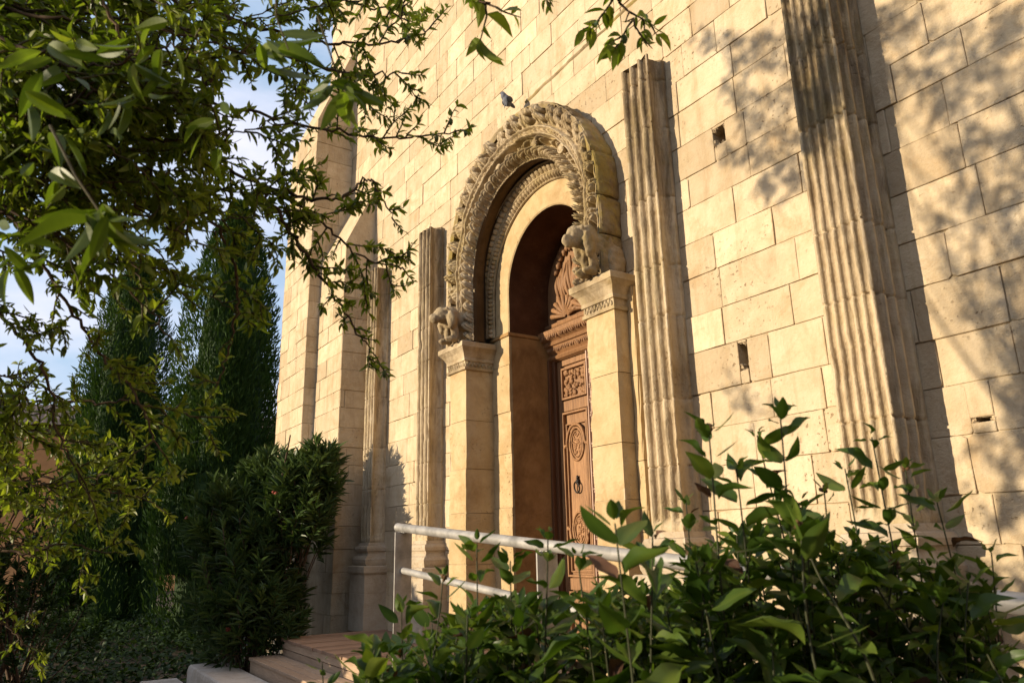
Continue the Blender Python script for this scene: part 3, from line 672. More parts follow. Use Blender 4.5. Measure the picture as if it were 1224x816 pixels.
# door
DX = -5.08; DY = 0.655
door = MB(); door.box(DX-0.66, DX+0.66, DY, DY+0.06, 0.5, 3.5)
dd = door.build('door', M['door'], church)
fr = MB()
for s in (-1, 1):
    for i, (o, w, y) in enumerate(((0.635, 0.04, 0.56), (0.595, 0.04, 0.60))):
        a, b = sorted((DX+s*o, DX+s*(o-w))); fr.box(a, b, y, DY-0.001, 0.6, 3.22)
fr.build('door_frame', M['door_dark'], dd, bevel=0.005)
def rect_frame(mb, x0, x1, z0, z1, w, y0, y1, tone=0.5):
    mb.box(x0, x0+w, y0, y1, z0, z1, tone); mb.box(x1-w, x1, y0, y1, z0, z1, tone)
    mb.box(x0+w, x1-w, y0, y1, z0, z0+w, tone); mb.box(x0+w, x1-w, y0, y1, z1-w, z1, tone)
for s in (-1, 1):
    x0, x1 = sorted((DX+s*0.553, DX+s*0.05))
    lf = MB(); rect_frame(lf, x0, x1, 0.62, 3.2, 0.055, 0.632, DY-0.001, 0.55)
    lf.box(x0+0.055, x1-0.055, 0.634, DY-0.001, 2.70, 2.80, 0.55); lf.box(x0+0.055, x1-0.055, 0.634, DY-0.001, 1.10, 1.2, 0.55)
    rect_frame(lf, x0+0.06, x1-0.06, 2.81, 3.12, 0.022, 0.618, DY-0.001, 0.7)
    rect_frame(lf, x0+0.06, x1-0.06, 1.21, 2.69, 0.02, 0.615, DY-0.001, 0.65)
    rect_frame(lf, x0+0.10, x1-0.10, 1.25, 2.58, 0.014, 0.628, DY-0.001, 0.65)
    lf.box(x0+0.13, x1-0.13, 0.64, DY-0.001, 1.28, 2.50, 0.75)
    rect_frame(lf, x0+0.06, x1-0.06, 0.68, 1.09, 0.02, 0.618, DY-0.001, 0.6)
    leaf_o = lf.build('door_panel', M['door'], dd, bevel=0.004); xc = (x0+x1)/2
    cv = MB(); r_ = random.Random(5+s)
    for k in range(70):   # carved square panel
        a = r_.uniform(x0+0.10, x1-0.10); z = r_.uniform(2.84, 3.09)
        cv.ball((a, 0.648, z), (r_.uniform(0.01, 0.028), 0.022, r_.uniform(0.01, 0.03)), np.array(Matrix.Rotation(r_.uniform(-1, 1), 3, 'Y')), 8, 6, 0.7, 0.08)
    cv.build('carved_panel', M['door'], leaf_o, smooth=True)
    for (zc, up) in ((2.38, 1), (1.62, -1)):
        cv = MB()
        for (ra, rb, t_) in ((0.10, 0.15, 0.012), (0.075, 0.12, 0.007)):
            cv.tube([(xc+ra*math.cos(a), 0.632, zc+rb*math.sin(a)) for a in np.linspace(0, 2*math.pi, 30)], t_, 6, 0.6)
        for k in range(46):
            a = r_.uniform(0, 6.28); q = math.sqrt(r_.random()); cv.ball((xc+0.062*q*math.cos(a), 0.64, zc+0.10*q*math.sin(a)), (0.012, 0.014, 0.014), None, 7, 5, 0.65, 0.1)
        # arched moulding with ears
        ar = [(xc-0.165, 0.627, zc-0.005*up), (xc-0.135, 0.627, zc-0.005*up)]+[(xc+0.13*math.cos(a), 0.622, zc+up*(0.02+0.16*math.sin(a))) for a in np.linspace(math.pi, 0, 18)]+[(xc+0.135, 0.627, zc-0.005*up), (xc+0.165, 0.627, zc-0.005*up)]
        cv.tube(ar, 0.014, 6, 0.75)
        for sx in (-1, 1): cv.ball((xc+sx*0.165, 0.628, zc-0.01*up), (0.02, 0.02, 0.02), None, 8, 6, 0.7)
        cv.build('oval_ornament', M['door'], leaf_o, smooth=True)
    kn = MB(); kn.ball((xc, 0.628, 2.035), (0.022, 0.02, 0.03), None, 10, 7); kn.ball((xc, 0.624, 2.075), (0.012, 0.012, 0.02), None, 8, 6)
    kn.tube([(xc+0.036*math.sin(a), 0.612-0.008*math.cos(a), 1.985+0.048*math.cos(a)) for a in np.linspace(0, 2*math.pi, 26)], 0.0075, 7)
    kn.build('knocker', M['iron'], leaf_o, smooth=True)
# carved central post
cp = MB(); cp.box(DX-0.052, DX+0.052, 0.60, DY-0.001, 0.6, 3.2, 0.5); cp.box(DX-0.052, DX-0.040, 0.58, 0.60, 0.6, 3.2, 0.8); cp.box(DX+0.040, DX+0.052, 0.58, 0.60, 0.6, 3.2, 0.8)
for k in range(110):
    z = 0.65+k*0.0232; cp.ball((DX+0.016*math.sin(k*1.1), 0.592, z), (0.020, 0.018, 0.013), None, 7, 5, 0.3+0.4*(k % 2), 0.1)
cp.build('centre_post', M['door_pale'], dd)
# cornice over the leaves
cn = MB()
prof = [(3.20, 0.62), (3.215, 0.58), (3.235, 0.565), (3.25, 0.58), (3.265, 0.595), (3.29, 0.57), (3.34, 0.55), (3.345, 0.53), (3.37, 0.515), (3.38, 0.53), (3.40, 0.50), (3.44, 0.47), (3.475, 0.46), (3.49, 0.49), (3.495, 0.66)]
cn.grid(np.array([[(DX-0.626+1.252*t, y, z) for t in np.linspace(0, 1, 24)] for z, y in prof]), 0.6, flip=True)
r_ = random.Random(9)
for zc, yc, n_, rz in ((3.315, 0.565, 46, 0.026), (3.425, 0.485, 40, 0.03)):
    for k in range(n_):
        x = DX-0.61+1.22*(k+0.5)/n_; cn.ball((x, yc, zc+r_.gauss(0, 0.004)), (0.010, 0.016, rz), np.array(Matrix.Rotation(r_.uniform(-0.5, 0.5), 3, 'Y')), 7, 6, r_.uniform(0.3, 0.8), 0.1)
cn.build('cornice', M['door'], dd, smooth=False)
# carved tympanum
ty = MB(); n_ = 40
ring = [(DX+0.63*math.cos(a), 0.60, 3.85+0.63*math.sin(a)) for a in np.linspace(0, math.pi, n_)]
ty.add([(DX-0.63, 0.60, 3.49)]+ring[::-1]+[(DX+0.63, 0.60, 3.49)], [tuple(range(n_+2))[::-1]], 0.35)
ty.box(DX-0.62, DX+0.62, 0.545, 0.60, 3.52, 3.56, 0.6)
for sx in (-1, 0, 1):   # shells
    c = np.array([DX+sx*0.31, 0.585, 3.60])
    for k in range(9):
        a = math.pi*(k+0.5)/9; d = np.array([math.cos(a), 0, math.sin(a)])
        ty.tube([c+d*0.02, c+d*0.09+np.array([0, -0.025, 0]), c+d*(0.19)+np.array([0, -0.035, 0]), c+d*0.215], [0.008, 0.018, 0.026, 0.012], 7, 0.5+0.25*(k % 2))
for k in range(26):   # drapery of the seated figures
    x = DX-0.40+0.8*k/25; z0_ = 3.80+0.03*math.sin(k*2.1); h_ = 0.22+0.17*math.sin(math.pi*k/25)
    ty.tube(spline([(x, 0.575, z0_), (x+0.015*math.sin(k), 0.545, z0_+h_*0.5), (x+0.03*math.sin(k*1.7), 0.565, z0_+h_)], 8), [0.012, 0.018, 0.022, 0.022, 0.022, 0.02, 0.016, 0.01], 7, 0.35+0.3*(k % 3)/2)
for k in range(40): a = 0.5+2.1*k/39; ty.ball((DX+0.5*math.cos(a)+rng.normal(0, 0.02), 0.575, 3.86+0.5*math.sin(a)+rng.normal(0, 0.03)), (0.03, 0.03, 0.04), None, 8, 6, 0.5, 0.12)
ty.build('tympanum', M['door'], church, smooth=True)

# ------------------------------------------------------------------ platform, ramp and steps
DZ = 0.618
plat = empty('wooden_platform', (-6.7, -0.6, 0.0), 'weathered brown timber platform and ramp before the church door', 'platform')
bd = MB(); x = -8.17; r_ = random.Random(2)
RX = -5.2; SL = 0.079
def dz(x): return DZ-max(0, x-RX)*SL
while x < 1.6:
    xa, xb = x, x+0.117; za, zb_ = dz(xa), dz(xb); e = r_.gauss(0, 0.0015); y0 = -1.145+r_.gauss(0, 0.004)
    n_ = 10; tn = min(1, max(0, r_.gauss(0.5, 0.25)))
    # grooved top: one board
    us = np.linspace(0, 1, 13); rows = []
    for y in (y0, y0+0.004, -0.01):
        rows.append([(xa+(xb-xa)*u, y, za+(zb_-za)*u+e-(0.003 if i % 2 else 0)-(0.003 if y == y0 else 0)) for i, u in enumerate(us)])
    bd.grid(np.array(rows), tn, flip=True)
    bd.add([(xa, y0, za-0.028), (xb, y0, zb_-0.028), (xb, y0, zb_-0.003+e), (xa, y0, za-0.003+e)], [(0, 1, 2, 3)], tn)
    bd.add([(xa, y0, za-0.028), (xa, -0.01, za-0.028), (xa, -0.01, za+e), (xa, y0, za+e)], [(3, 2, 1, 0)], tn); bd.add([(xb, y0, zb_-0.028), (xb, -0.01, zb_-0.028), (xb, -0.01, zb_+e), (xb, y0, zb_+e)], [(0, 1, 2, 3)], tn)
    x += 0.123
bd.build('deck_boards', M['deck'], plat)
fa = MB()
fa.box(-8.162, RX, -1.135, -1.10, DZ-0.095, DZ-0.031, 0.7); fa.box(-8.158, RX, -1.128, -1.10, 0.02, DZ-0.102, 0.5)
fa.box(-8.165, -8.13, -1.098, -0.01, 0.02, DZ-0.031, 0.4)
v = [(RX, -1.13, 0.0), (1.5, -1.13, 0.0), (1.5, -1.13, max(0.06, dz(1.5)-0.032)), (RX, -1.13, DZ-0.032)]
fa.add(v+[(a, -1.09, c) for a, b, c in v], [(0, 1, 2, 3), (4, 7, 6, 5), (0, 3, 7, 4), (1, 5, 6, 2), (3, 2, 6, 7), (0, 4, 5, 1)], 0.5)
fa.build('fascia', M['deck_x'], plat, bevel=0.004)
lst = MB()
for k in range(3): lst.box(-8.19, -5.3, -1.455+k*0.104, -1.455+k*0.104+0.098, 0.432, 0.46, 0.4+0.2*k)
lst.box(-8.185, -5.3, -1.44, -1.415, 0.02, 0.428, 0.6); lst.box(-8.185, -8.15, -1.414, -1.14, 0.02, 0.428, 0.5)
lst.build('step', M['deck_x'], plat, bevel=0.004)
def stone_step(x0, x1, y0, y1, z1, label, seed):
    mb = MB(); nx, ny = 24, 8; xs = np.linspace(x0, x1, nx); ys = np.linspace(y0, y1, ny)
    G = []
    prof = [(0, z1*0.0), (0, z1-0.05), (0.006, z1-0.015), (0.02, z1)]
    ringpts = [(a, y1) for a in [x0]]+[(x0, y) for y in np.linspace(y1, y0, 7)]+[(a, y0) for a in np.linspace(x0, x1, 26)[1:]]+[(x1, y1)]
    ringpts = np.array(ringpts); c = np.array([(x0+x1)/2, (y0+y1)/2])
    for ins, z in prof:
        q = ringpts+np.sign(c-ringpts)*ins; P = np.column_stack([q, np.full(len(q), z)]); P += vnoise(P, 7, seed, 3)[:, None]*np.array([0.012, 0.012, 0.006]); G.append(P)
    mb.grid(np.array(G), 0.5); mb.add(G[-1], [tuple(range(len(ringpts)))], 0.6)
    return tag(mb.build('stone_step', M['step']), label, 'stone step')
stone_step(-9.05, -4.9, -1.86, -1.46, 0.335, 'upper worn grey stone step just below the timber step', 3)
stone_step(-9.45, -4.9, -2.27, -1.87, 0.165, 'lower worn grey stone step next to the dark garden soil', 4)

# handrail
hr = empty('handrail', (-3.5, -1.1, 0.4), 'pale grey metal handrail with two tubes along the ramp', 'handrail')
RY = -1.10
def rz(x): return 1.645-(x+5.45)*0.079
t_ = MB(); xs = np.linspace(-5.45, 1.3, 20); t_.tube([(x, RY, rz(x)) for x in xs], 0.033, 18, caps=False)
t_.ball((-5.45, RY, rz(-5.45)), (0.036, 0.036, 0.036), None, 18, 10); t_.ball((1.3, RY, rz(1.3)), 0.036, None, 18, 10)
t_.build('top_rail', M['rail'], hr, smooth=True)
t_ = MB(); xs = np.linspace(-5.36, 1.3, 20); t_.tube([(x, RY, rz(x)-0.31) for x in xs], 0.025, 16); t_.build('mid_rail', M['rail'], hr, smooth=True)
for x in (-5.36, -3.49, -1.62, 0.25):
    p = MB(); p.box(x-0.006, x+0.006, RY-0.07, RY+0.07, dz(x)-0.005, rz(x)-0.03); po = p.build('post', M['rail'], hr, bevel=0.002)
    wl = MB(); [wl.ball((x+q, RY+0.01*math.sin(q*300), rz(x)-0.032), (0.012, 0.028, 0.010), None, 8, 6, 0.5, 0.15) for q in (-0.03, -0.012, 0.008, 0.028)]; wl.build('weld', M['rail'], po, smooth=True)

# ------------------------------------------------------------------ pigeon on the arch
PQ = on_wall(606, 128, -0.19)
pg = empty('pigeon', tuple(PQ), 'small grey pigeon perched on top of the carved arch', 'pigeon')
def pigeon():
    x, y, z = PQ; K = 0.68
    bs = [((0, 0, 0.10), (0.062, 0.062, 0.088), ('X', 0.45)), ((-0.005, -0.045, 0.155), (0.042, 0.045, 0.055), None), ((-0.015, -0.055, 0.20), (0.030, 0.034, 0.032), None), ((-0.022, -0.09, 0.195), (0.008, 0.018, 0.007), None),
        ((0.01, 0.07, 0.05), (0.035, 0.07, 0.018), ('X', -0.5)), ((-0.03, -0.02, 0.02), (0.008, 0.008, 0.04), None), ((0.02, -0.02, 0.02), (0.008, 0.008, 0.04), None)]
    remeshed('body', [((x+c[0]*K, y+c[1]*K, z+c[2]*K), tuple(q*K for q in r_), rot) for c, r_, rot in bs], M['pigeon'], pg, 0.005, 3, 0.002)
    for sx in (-1, 1):
        w = MB(); w.ball((x+sx*0.055*K, y+0.01*K, z+0.095*K), (0.014*K, 0.06*K, 0.05*K), np.array(Matrix.Rotation(0.5, 3, 'X')), 12, 8); w.build('wing', M['pigeon_d'], pg, smooth=True)
pigeon()

# ------------------------------------------------------------------ foliage tools
def leaf_template(nl, nw, fold=0.18, droop=0.25, shape='lance'):
    "unit-length leaf along +x, width about 1 (scaled later), surface up +z"
    t = np.linspace(0, 1, nl+1); s = np.linspace(-1, 1, nw+1)
    if shape == 'lance': w = np.sin(np.pi*t**0.85)**0.8*(1-0.15*t)
    elif shape == 'ovate': w = np.sin(np.pi*t**0.72)**0.85
    else: w = np.sin(np.pi*np.clip(t, 0.02, 0.98))**0.5
    w = np.clip(w, 0.03, 1); w[-1] = 0.02; w[0] = 0.05
    X = np.broadcast_to(t[:, None], (nl+1, nw+1)); Y = 0.5*w[:, None]*s[None]
    Z = fold*np.abs(Y)-droop*X**2
    V = np.stack([X, Y, Z], -1).reshape(-1, 3); idx = np.arange((nl+1)*(nw+1)).reshape(nl+1, nw+1)
    F = np.stack([idx[:-1, :-1], idx[1:, :-1], idx[1:, 1:], idx[:-1, 1:]], -1).reshape(-1, 4)
    return V, F
def scatter(mb, tmpl, pos, dirs, ups, length, width, tones, droopv=None):
    V, F = tmpl; n = len(pos)
    pos, dirs, ups = map(np.asarray, (pos, dirs, ups)); n = len(pos)
    if n == 0: return
    X = unit(dirs); Y = unit(np.cross(ups, X)); Z = np.cross(X, Y)
    length = np.broadcast_to(length, (n,)); width = np.broadcast_to(width, (n,))
    zs_ = length if droopv is None else length*droopv
    P = pos[:, None]+X[:, None]*(V[None, :, 0:1]*length[:, None, None])+Y[:, None]*(V[None, :, 1:2]*width[:, None, None])+Z[:, None]*(V[None, :, 2:3]*zs_[:, None, None])
    k = len(V); FF = (F[None]+(np.arange(n)*k)[:, None, None]).reshape(-1, F.shape[1])
    tv = np.asarray(tones, float)[:, None]+0.20*np.exp(-(V[None, :, 1]/0.05)**2)+rng.normal(0, 0.12, (n, 1))*(V[None, :, 0]-0.4)*2
    mb.add(P.reshape(-1, 3), FF, np.clip(tv, 0, 1).reshape(-1))
def rdir(n): return unit(rng.standard_normal((n, 3)))

# ------------------------------------------------------------------ house behind
hs = empty('tiled_house', (-38, -3, 0), 'distant ochre rendered house with a tiled roof behind the cypresses', 'house')
A = at(-60, 505, 27.5); B_ = at(345, 520.5, 33.5); A[2] = B_[2] = 0
ux = unit(B_-A); nx_ = np.cross([0, 0, 1.0], ux); nx_ = nx_ if np.dot(nx_, FW) > 0 else -nx_
zE = 6.25
def hp(u, v, z): return A+ux*u+nx_*v+np.array([0, 0, z])
Lh = float(np.linalg.norm(B_-A))+6
w_ = MB(); w_.add([hp(-8, 0, 0), hp(Lh, 0, 0), hp(Lh, 0, zE), hp(-8, 0, zE), hp(-8, 8, 0), hp(Lh, 8, 0), hp(Lh, 8, zE), hp(-8, 8, zE)], [(0, 1, 2, 3), (1, 5, 6, 2), (5, 4, 7, 6), (4, 0, 3, 7)]); w_.build('wall', M['plaster'], hs)
rf = MB(); nb_ = int((Lh+9)/0.22); us = np.linspace(-8.4, Lh+0.4, nb_*4); cs = np.linspace(0, 1, 18)
G = np.zeros((len(cs), len(us), 3))
for i, c in enumerate(cs):
    v = -0.45+4.6*c; z = zE+0.06+1.55*c+0.04*((i % 2) == 0)
    G[i] = np.array([hp(u, v, z+0.055*math.sin(u*2*math.pi/0.22)) for u in us])
rf.grid(G, np.clip(0.5+0.5*vnoise(G, 1.6, 3, 3), 0, 1))
G2 = G.copy(); G2 = np.array([[hp(-8.4, -0.45, zE), hp(Lh+.4, -0.45, zE)], [hp(-8.4, 0.2, zE-0.02), hp(Lh+.4, 0.2, zE-0.02)]]); rf.grid(G2, 0.2)
rf.grid(np.array([[hp(-8.4, 4.15, zE+1.6), hp(Lh+.4, 4.15, zE+1.6)], [hp(-8.4, 8.4, zE), hp(Lh+.4, 8.4, zE)]]), 0.5)
M['tile'] = stone('clay_tile', (0.17, 0.115, 0.085), (0.25, 0.175, 0.135), (0.33, 0.25, 0.20), (0.09, 0.07, 0.055), 0.5, (0.5, 0.7), 0.2, 0.4, 0.2, False, 0.5)
rf.build('roof', M['tile'], hs)
ge = MB()
for k in range(int((Lh+8)/0.22)): 
    p0 = hp(-8+k*0.22, -0.16, zE-0.10); ge.ball(p0, (0.09, 0.12, 0.06), None, 8, 5, 0.4)
ge.add([hp(-8, -0.10, zE-0.22), hp(Lh, -0.10, zE-0.22), hp(Lh, -0.10, zE-0.03), hp(-8, -0.10, zE-0.03)], [(0, 1, 2, 3)], 0.3)
ge.build('eaves_moulding', M['tile'], hs)

# ------------------------------------------------------------------ cypresses
def cypress(base, h, rmax, label, n, seed):
    r = np.random.default_rng(seed)
    root = empty('cypress', base, label, 'cypress', 'slender dark cypresses left of the church')
    tk = MB(); b = np.array(base); tk.tube([b, b+[0.02, 0, h*0.3], b+[0, 0.03, h*0.8]], [0.16, 0.12, 0.02], 9); tk.build('trunk', M['bark'], root)
    fo = MB(); t = leaf_template(2, 2, 0.3, -0.10, 'blade')
    lobes = [(0, 0, h, rmax*0.80, 0.05, n)]
    for k in range(11):     # upright plumes that break the outline
        a = 6.283*k/11+r.normal(0, 0.2); q = rmax*r.uniform(0.28, 0.62); z0 = r.uniform(0.05, 0.45)*h; hh = min(h*0.97, z0+h*r.uniform(0.38, 0.62))
        lobes.append((q*math.cos(a), q*math.sin(a), hh, rmax*r.uniform(0.30, 0.46), z0, int(n*0.16)))
    PX, PY = [0, 0.06, 0.2, 0.5, 0.75, 0.9, 1.0], [0.75, 0.92, 1.0, 0.98, 0.80, 0.50, 0.04]
    for (dx, dy, hh, rr_, z0, nn) in lobes:
        u = r.random(nn)**0.85; z = z0+(hh-z0)*u; prof = np.interp(u, PX, PY)
        a = r.random(nn)*2*np.pi; q = np.clip(1-np.abs(r.normal(0, 0.22, nn)), 0.1, 1.08)
        lump = 1+0.30*vnoise(np.stack([np.cos(a)*2.2, np.sin(a)*2.2, z*0.5], -1), 1.7, seed, 3)
        rad = rr_*prof*q*lump; lean = (hh-z)/(hh-z0)
        P = np.stack([b[0]+dx*(0.55+0.45*lean)+rad*np.cos(a), b[1]+dy*(0.55+0.45*lean)+rad*np.sin(a), b[2]+z], -1)
        d = np.stack([np.cos(a)*0.35, np.sin(a)*0.35, np.full(nn, 1.0)], -1)+r.normal(0, 0.36, (nn, 3))
        up = np.stack([np.cos(a), np.sin(a), np.full(nn, 0.1)], -1)+r.normal(0, 0.6, (nn, 3))
        cl = vnoise(P*[1, 1, 0.6], 2.6, seed+4, 3)
        scatter(fo, t, P, d, up, r.uniform(0.06, 0.17, nn), r.uniform(0.012, 0.030, nn), 0.45+0.45*cl+r.normal(0, 0.16, nn))
        zz_ = np.linspace(z0, hh*0.96, 18); pr = np.interp((zz_-z0)/(hh-z0), PX, PY)*rr_*0.6; lz = (hh-zz_)/(hh-z0)
        fo.tube([(b[0]+dx*(0.55+0.45*l), b[1]+dy*(0.55+0.45*l), b[2]+z) for z, l in zip(zz_, lz)], pr, 10, 0.05)
    fo.build('crown', M['cypress'], root)
def gp(px, d):
    q = at(px, 650, d); return (q[0], q[1], 0.0)
cypress(gp(254, 12.6), 7.9, 1.2, 'broad dark cypress nearer the church with a ragged double tip', 19000, 5)
cypress(gp(130, 14.2), 7.4, 1.22, 'dark cypress on the left partly behind almond leaves', 17000, 6)

# ------------------------------------------------------------------ oleander
def whorl_bush(name, label, cat, blobs, mat, seed, nshoot, leaf_l, leaf_w, flowers=0, stems=None, per=(14, 22)):
    r = np.random.default_rng(seed); base = blobs[0][0]
    root = empty(name, (base[0], base[1], 0), label, cat)
    fo = MB(); st = MB(); t = leaf_template(3, 2, 0.25, 0.12, 'lance'); fl = MB()
    for c, rad, k in blobs:
        c = np.array(c); n = int(nshoot*k)
        dv = rdir(n); dv[:, 2] = np.where(dv[:, 2] < -0.5, -dv[:, 2], dv[:, 2]); q = np.clip(1.08-np.abs(r.normal(0, 0.26, n)), 0.2, 1.2)*(1+0.12*vnoise(dv, 2.0, seed, 2))
        tips = c+dv*q[:, None]*np.array(rad)
        for tp, d in zip(tips, dv):
            ax = unit(d*0.7+np.array([0, 0, 0.8])+r.normal(0, 0.2, 3)); L_ = r.uniform(0.16, 0.30); m_ = r.integers(*per)
            f = r.random(m_); pos = tp-ax*(L_*f)[:, None]
            side = unit(np.cross(rdir(m_), ax)); dirs = side*(0.45+0.5*f)[:, None]+ax*(0.95-0.55*f)[:, None]
            scatter(fo, t, pos, dirs, np.broadcast_to(ax, (m_, 3))+r.normal(0, 0.15, (m_, 3)), r.uniform(0.7, 1.15, m_)*leaf_l, leaf_w, np.clip(r.normal(0.45, 0.2)+r.normal(0, 0.12, m_), 0, 1))
            if r.random() < 0.35:
                st.tube([tp, tp-ax*L_*1.2, tp-ax*L_-np.array([0, 0, 0.35])+(c-tp)*0.3], [0.004, 0.006, 0.008], 5)
    for k in range(7):
        a = r.random()*6.28; b0 = np.array([base[0]+0.15*math.cos(a), base[1]+0.15*math.sin(a), 0]); tp = np.array(blobs[k % len(blobs)][0])+r.normal(0, 0.25, 3)
        st.tube(spline([b0, b0*0.6+tp*0.4+r.normal(0, 0.08, 3), tp], 10), np.linspace(0.03, 0.008, 10), 6)
    for k in range(flowers):
        c, rad, _ = blobs[k % len(blobs)]; d = unit(np.array([0.75, -0.65, 0.25])+r.normal(0, 0.45, 3)); p = np.array(c)+d*np.array(rad)*0.98
        fl = MB(); [fl.ball(p+r.normal(0, 0.010, 3), r.uniform(0.012, 0.02), None, 7, 5, 0.5, 0.2) for j in range(6)]; fl.build('flower', M['flower'], root, smooth=True)
    fo.build('foliage', mat, root); st.build('stem', M['bark'], root, smooth=True)
    return root
def g3(px, py, d): return tuple(at(px, py, d))
whorl_bush('oleander', 'round dark oleander bush with few faded red flowers beside the steps', 'oleander',
    [((-8.87, -1.35, 1.15), (0.72, 0.58, 0.82), 1.1), ((-8.52, -0.98, 1.85), (0.58, 0.38, 0.6), 0.9), ((-9.12, -1.5, 1.75), (0.5, 0.5, 0.55), 0.8), ((-8.35, -0.78, 2.25), (0.34, 0.28, 0.42), 0.5), ((-9.22, -1.05, 2.15), (0.5, 0.42, 0.5), 0.6), ((-8.57, -1.3, 0.75), (0.62, 0.5, 0.55), 0.8)], M['oleander'], 8, 175, 0.18, 0.025, 4)
whorl_bush('laurel_shrub', 'dark green shrub at the left under the hanging almond branches', 'shrub',
    [(g3(20, 740, 8.2), (0.9, 0.8, 0.75), 1.0), (g3(-40, 640, 8.2), (0.8, 0.8, 0.8), 0.9)], M['laurel'], 18, 150, 0.11, 0.035)
# shade trees left of the frame: their shade lies on the platform corner, oleander and cypresses
whorl_bush('laurel_hedge', 'tall dark laurel hedge left of the steps outside the view', 'hedge',
    [((-9.6, -4.8, 0.6), (1.0, 0.45, 0.6), 1.0), ((-8.3, -4.9, 0.4), (0.8, 0.45, 0.5), 1.0), ((-9.9, -4.7, 1.45), (1.0, 0.6, 1.15), 1.2), ((-8.4, -4.9, 0.95), (0.8, 0.5, 0.75), 1.0), ((-10.8, -5.6, 1.6), (1.3, 0.8, 1.35), 1.0), ((-12.2, -5.9, 1.9), (1.3, 0.8, 1.7), 1.0), ((-14.0, -6.4, 2.0), (1.2, 0.8, 1.9), 0.9)], M['laurel'], 19, 260, 0.16, 0.07)

# unseen hedge added on the right to block fill light, and ground cover under the cypresses
eh = MB(); er = np.random.default_rng(4)
hx0, hx1, hy0, hy1, hz_ = 4.2, 5.4, -12.0, -1.6, 5.5
ns_ = 5200; fc = er.integers(0, 3, ns_); P = np.stack([er.uniform(hx0, hx1, ns_), er.uniform(hy0, hy1, ns_), er.uniform(0.05, hz_, ns_)], -1)
P[fc == 0, 0] = hx0; P[fc == 1, 2] = hz_; P[fc == 2, 0] = hx0; P += vnoise(P, 0.9, 3, 2)[:, None]*0.25
scatter(eh, leaf_template(2, 2, 0.3, 0.2, 'ovate'), P, rdir(ns_)+[-0.4, 0, 0.3], rdir(ns_)+[-0.8, 0, 0.5], er.uniform(0.12, 0.25, ns_), 0.10, er.uniform(0, 1, ns_))
eh.box(hx0+0.12, hx1-0.1, hy0+0.1, hy1-0.1, 0, hz_-0.15, 0.05)
tag(eh.build('fill_block_hedge', M['laurel']), 'unseen tall hedge added on the right to block fill light', 'hedge')
gc = MB(); n_ = 26000; P = np.stack([er.uniform(-22, -8.2, n_), er.uniform(-8.0, -0.5, n_), np.zeros(n_)], -1)
P = P[~((P[:, 0] > -9.62) & (P[:, 1] > -2.45))]; P = P[~((P[:, 0] > -11.2) & (P[:, 1] > -0.75))]
P[:, 2] = np.clip(0.22+0.40*vnoise(P, 0.9, 2, 3), 0.04, 0.7)*er.uniform(0.2, 1.1, len(P))
scatter(gc, leaf_template(3, 2, 0.2, 0.3, 'ovate'), P, rdir(len(P))*[1, 1, 0.4], rdir(len(P))*0.5+[0, 0, 1], er.uniform(0.06, 0.12, len(P)), er.uniform(0.04, 0.07, len(P)), er.uniform(0, 0.8, len(P)))
tag(gc.build('ground_cover', M['laurel']), 'dark leafy ground cover under the cypresses', 'ground cover', kind='stuff')

# ------------------------------------------------------------------ almond tree
alm = empty('almond_tree', (-3.0, -6.9, 0.0), 'leafy almond tree whose branches hang into the upper left', 'tree')
br_ = MB(); tw = MB(); lv = MB(); FRU = []
T1 = leaf_template(4, 2, 0.35, 0.22, 'lance'); T2 = leaf_template(2, 1, 0.0, 0.2, 'lance')
ar = np.random.default_rng(12)
def leafy_twig(p0, d, L_, leafl, dens, tmpl=T1, fruit=0.03, tone0=0.5, r0=0.0028):
    n = max(4, int(L_/0.03)); d = unit(d); pts = [np.array(p0)]; cur = d.copy()
    for i in range(n):
        cur = unit(cur+ar.normal(0, 0.16, 3)+np.array([0, 0, -0.03])); pts.append(pts[-1]+cur*L_/n)
    pts = np.array(pts); tw.tube(pts, np.linspace(r0, r0*0.35, len(pts)), 5, caps=False)
    m_ = max(3, int(L_*dens)); f = np.sort(ar.random(m_))**0.8; idx = f*(len(pts)-1.001); i0 = idx.astype(int); fr2 = (idx-i0)[:, None]
    P = pts[i0]*(1-fr2)+pts[i0+1]*fr2; T = unit(pts[i0+1]-pts[i0])
    side = unit(np.cross(rdir(m_), T)); D = T*ar.uniform(0.3, 0.9, m_)[:, None]+side*0.8+np.array([0, 0, -0.12])
    up = np.array([0, 0, 1.0])+ar.normal(0, 0.55, (m_, 3))
    ll = leafl*ar.uniform(0.4, 1.2, m_)
    scatter(lv, tmpl, P, D, up, ll, ll*ar.uniform(0.30, 0.44, m_), tone0+ar.normal(0, 0.2, m_), ar.uniform(-0.3, 1.6, m_))
    if ar.random() < fruit*10*L_*3 and fruit:
        q = pts[len(pts)//2]; fr_ = MB(); FRU.append(fr_); fr_.ball(q+np.array([0.004, 0, -0.012]), (0.007, 0.006, 0.011), None, 8, 6, 0.5)
    return pts
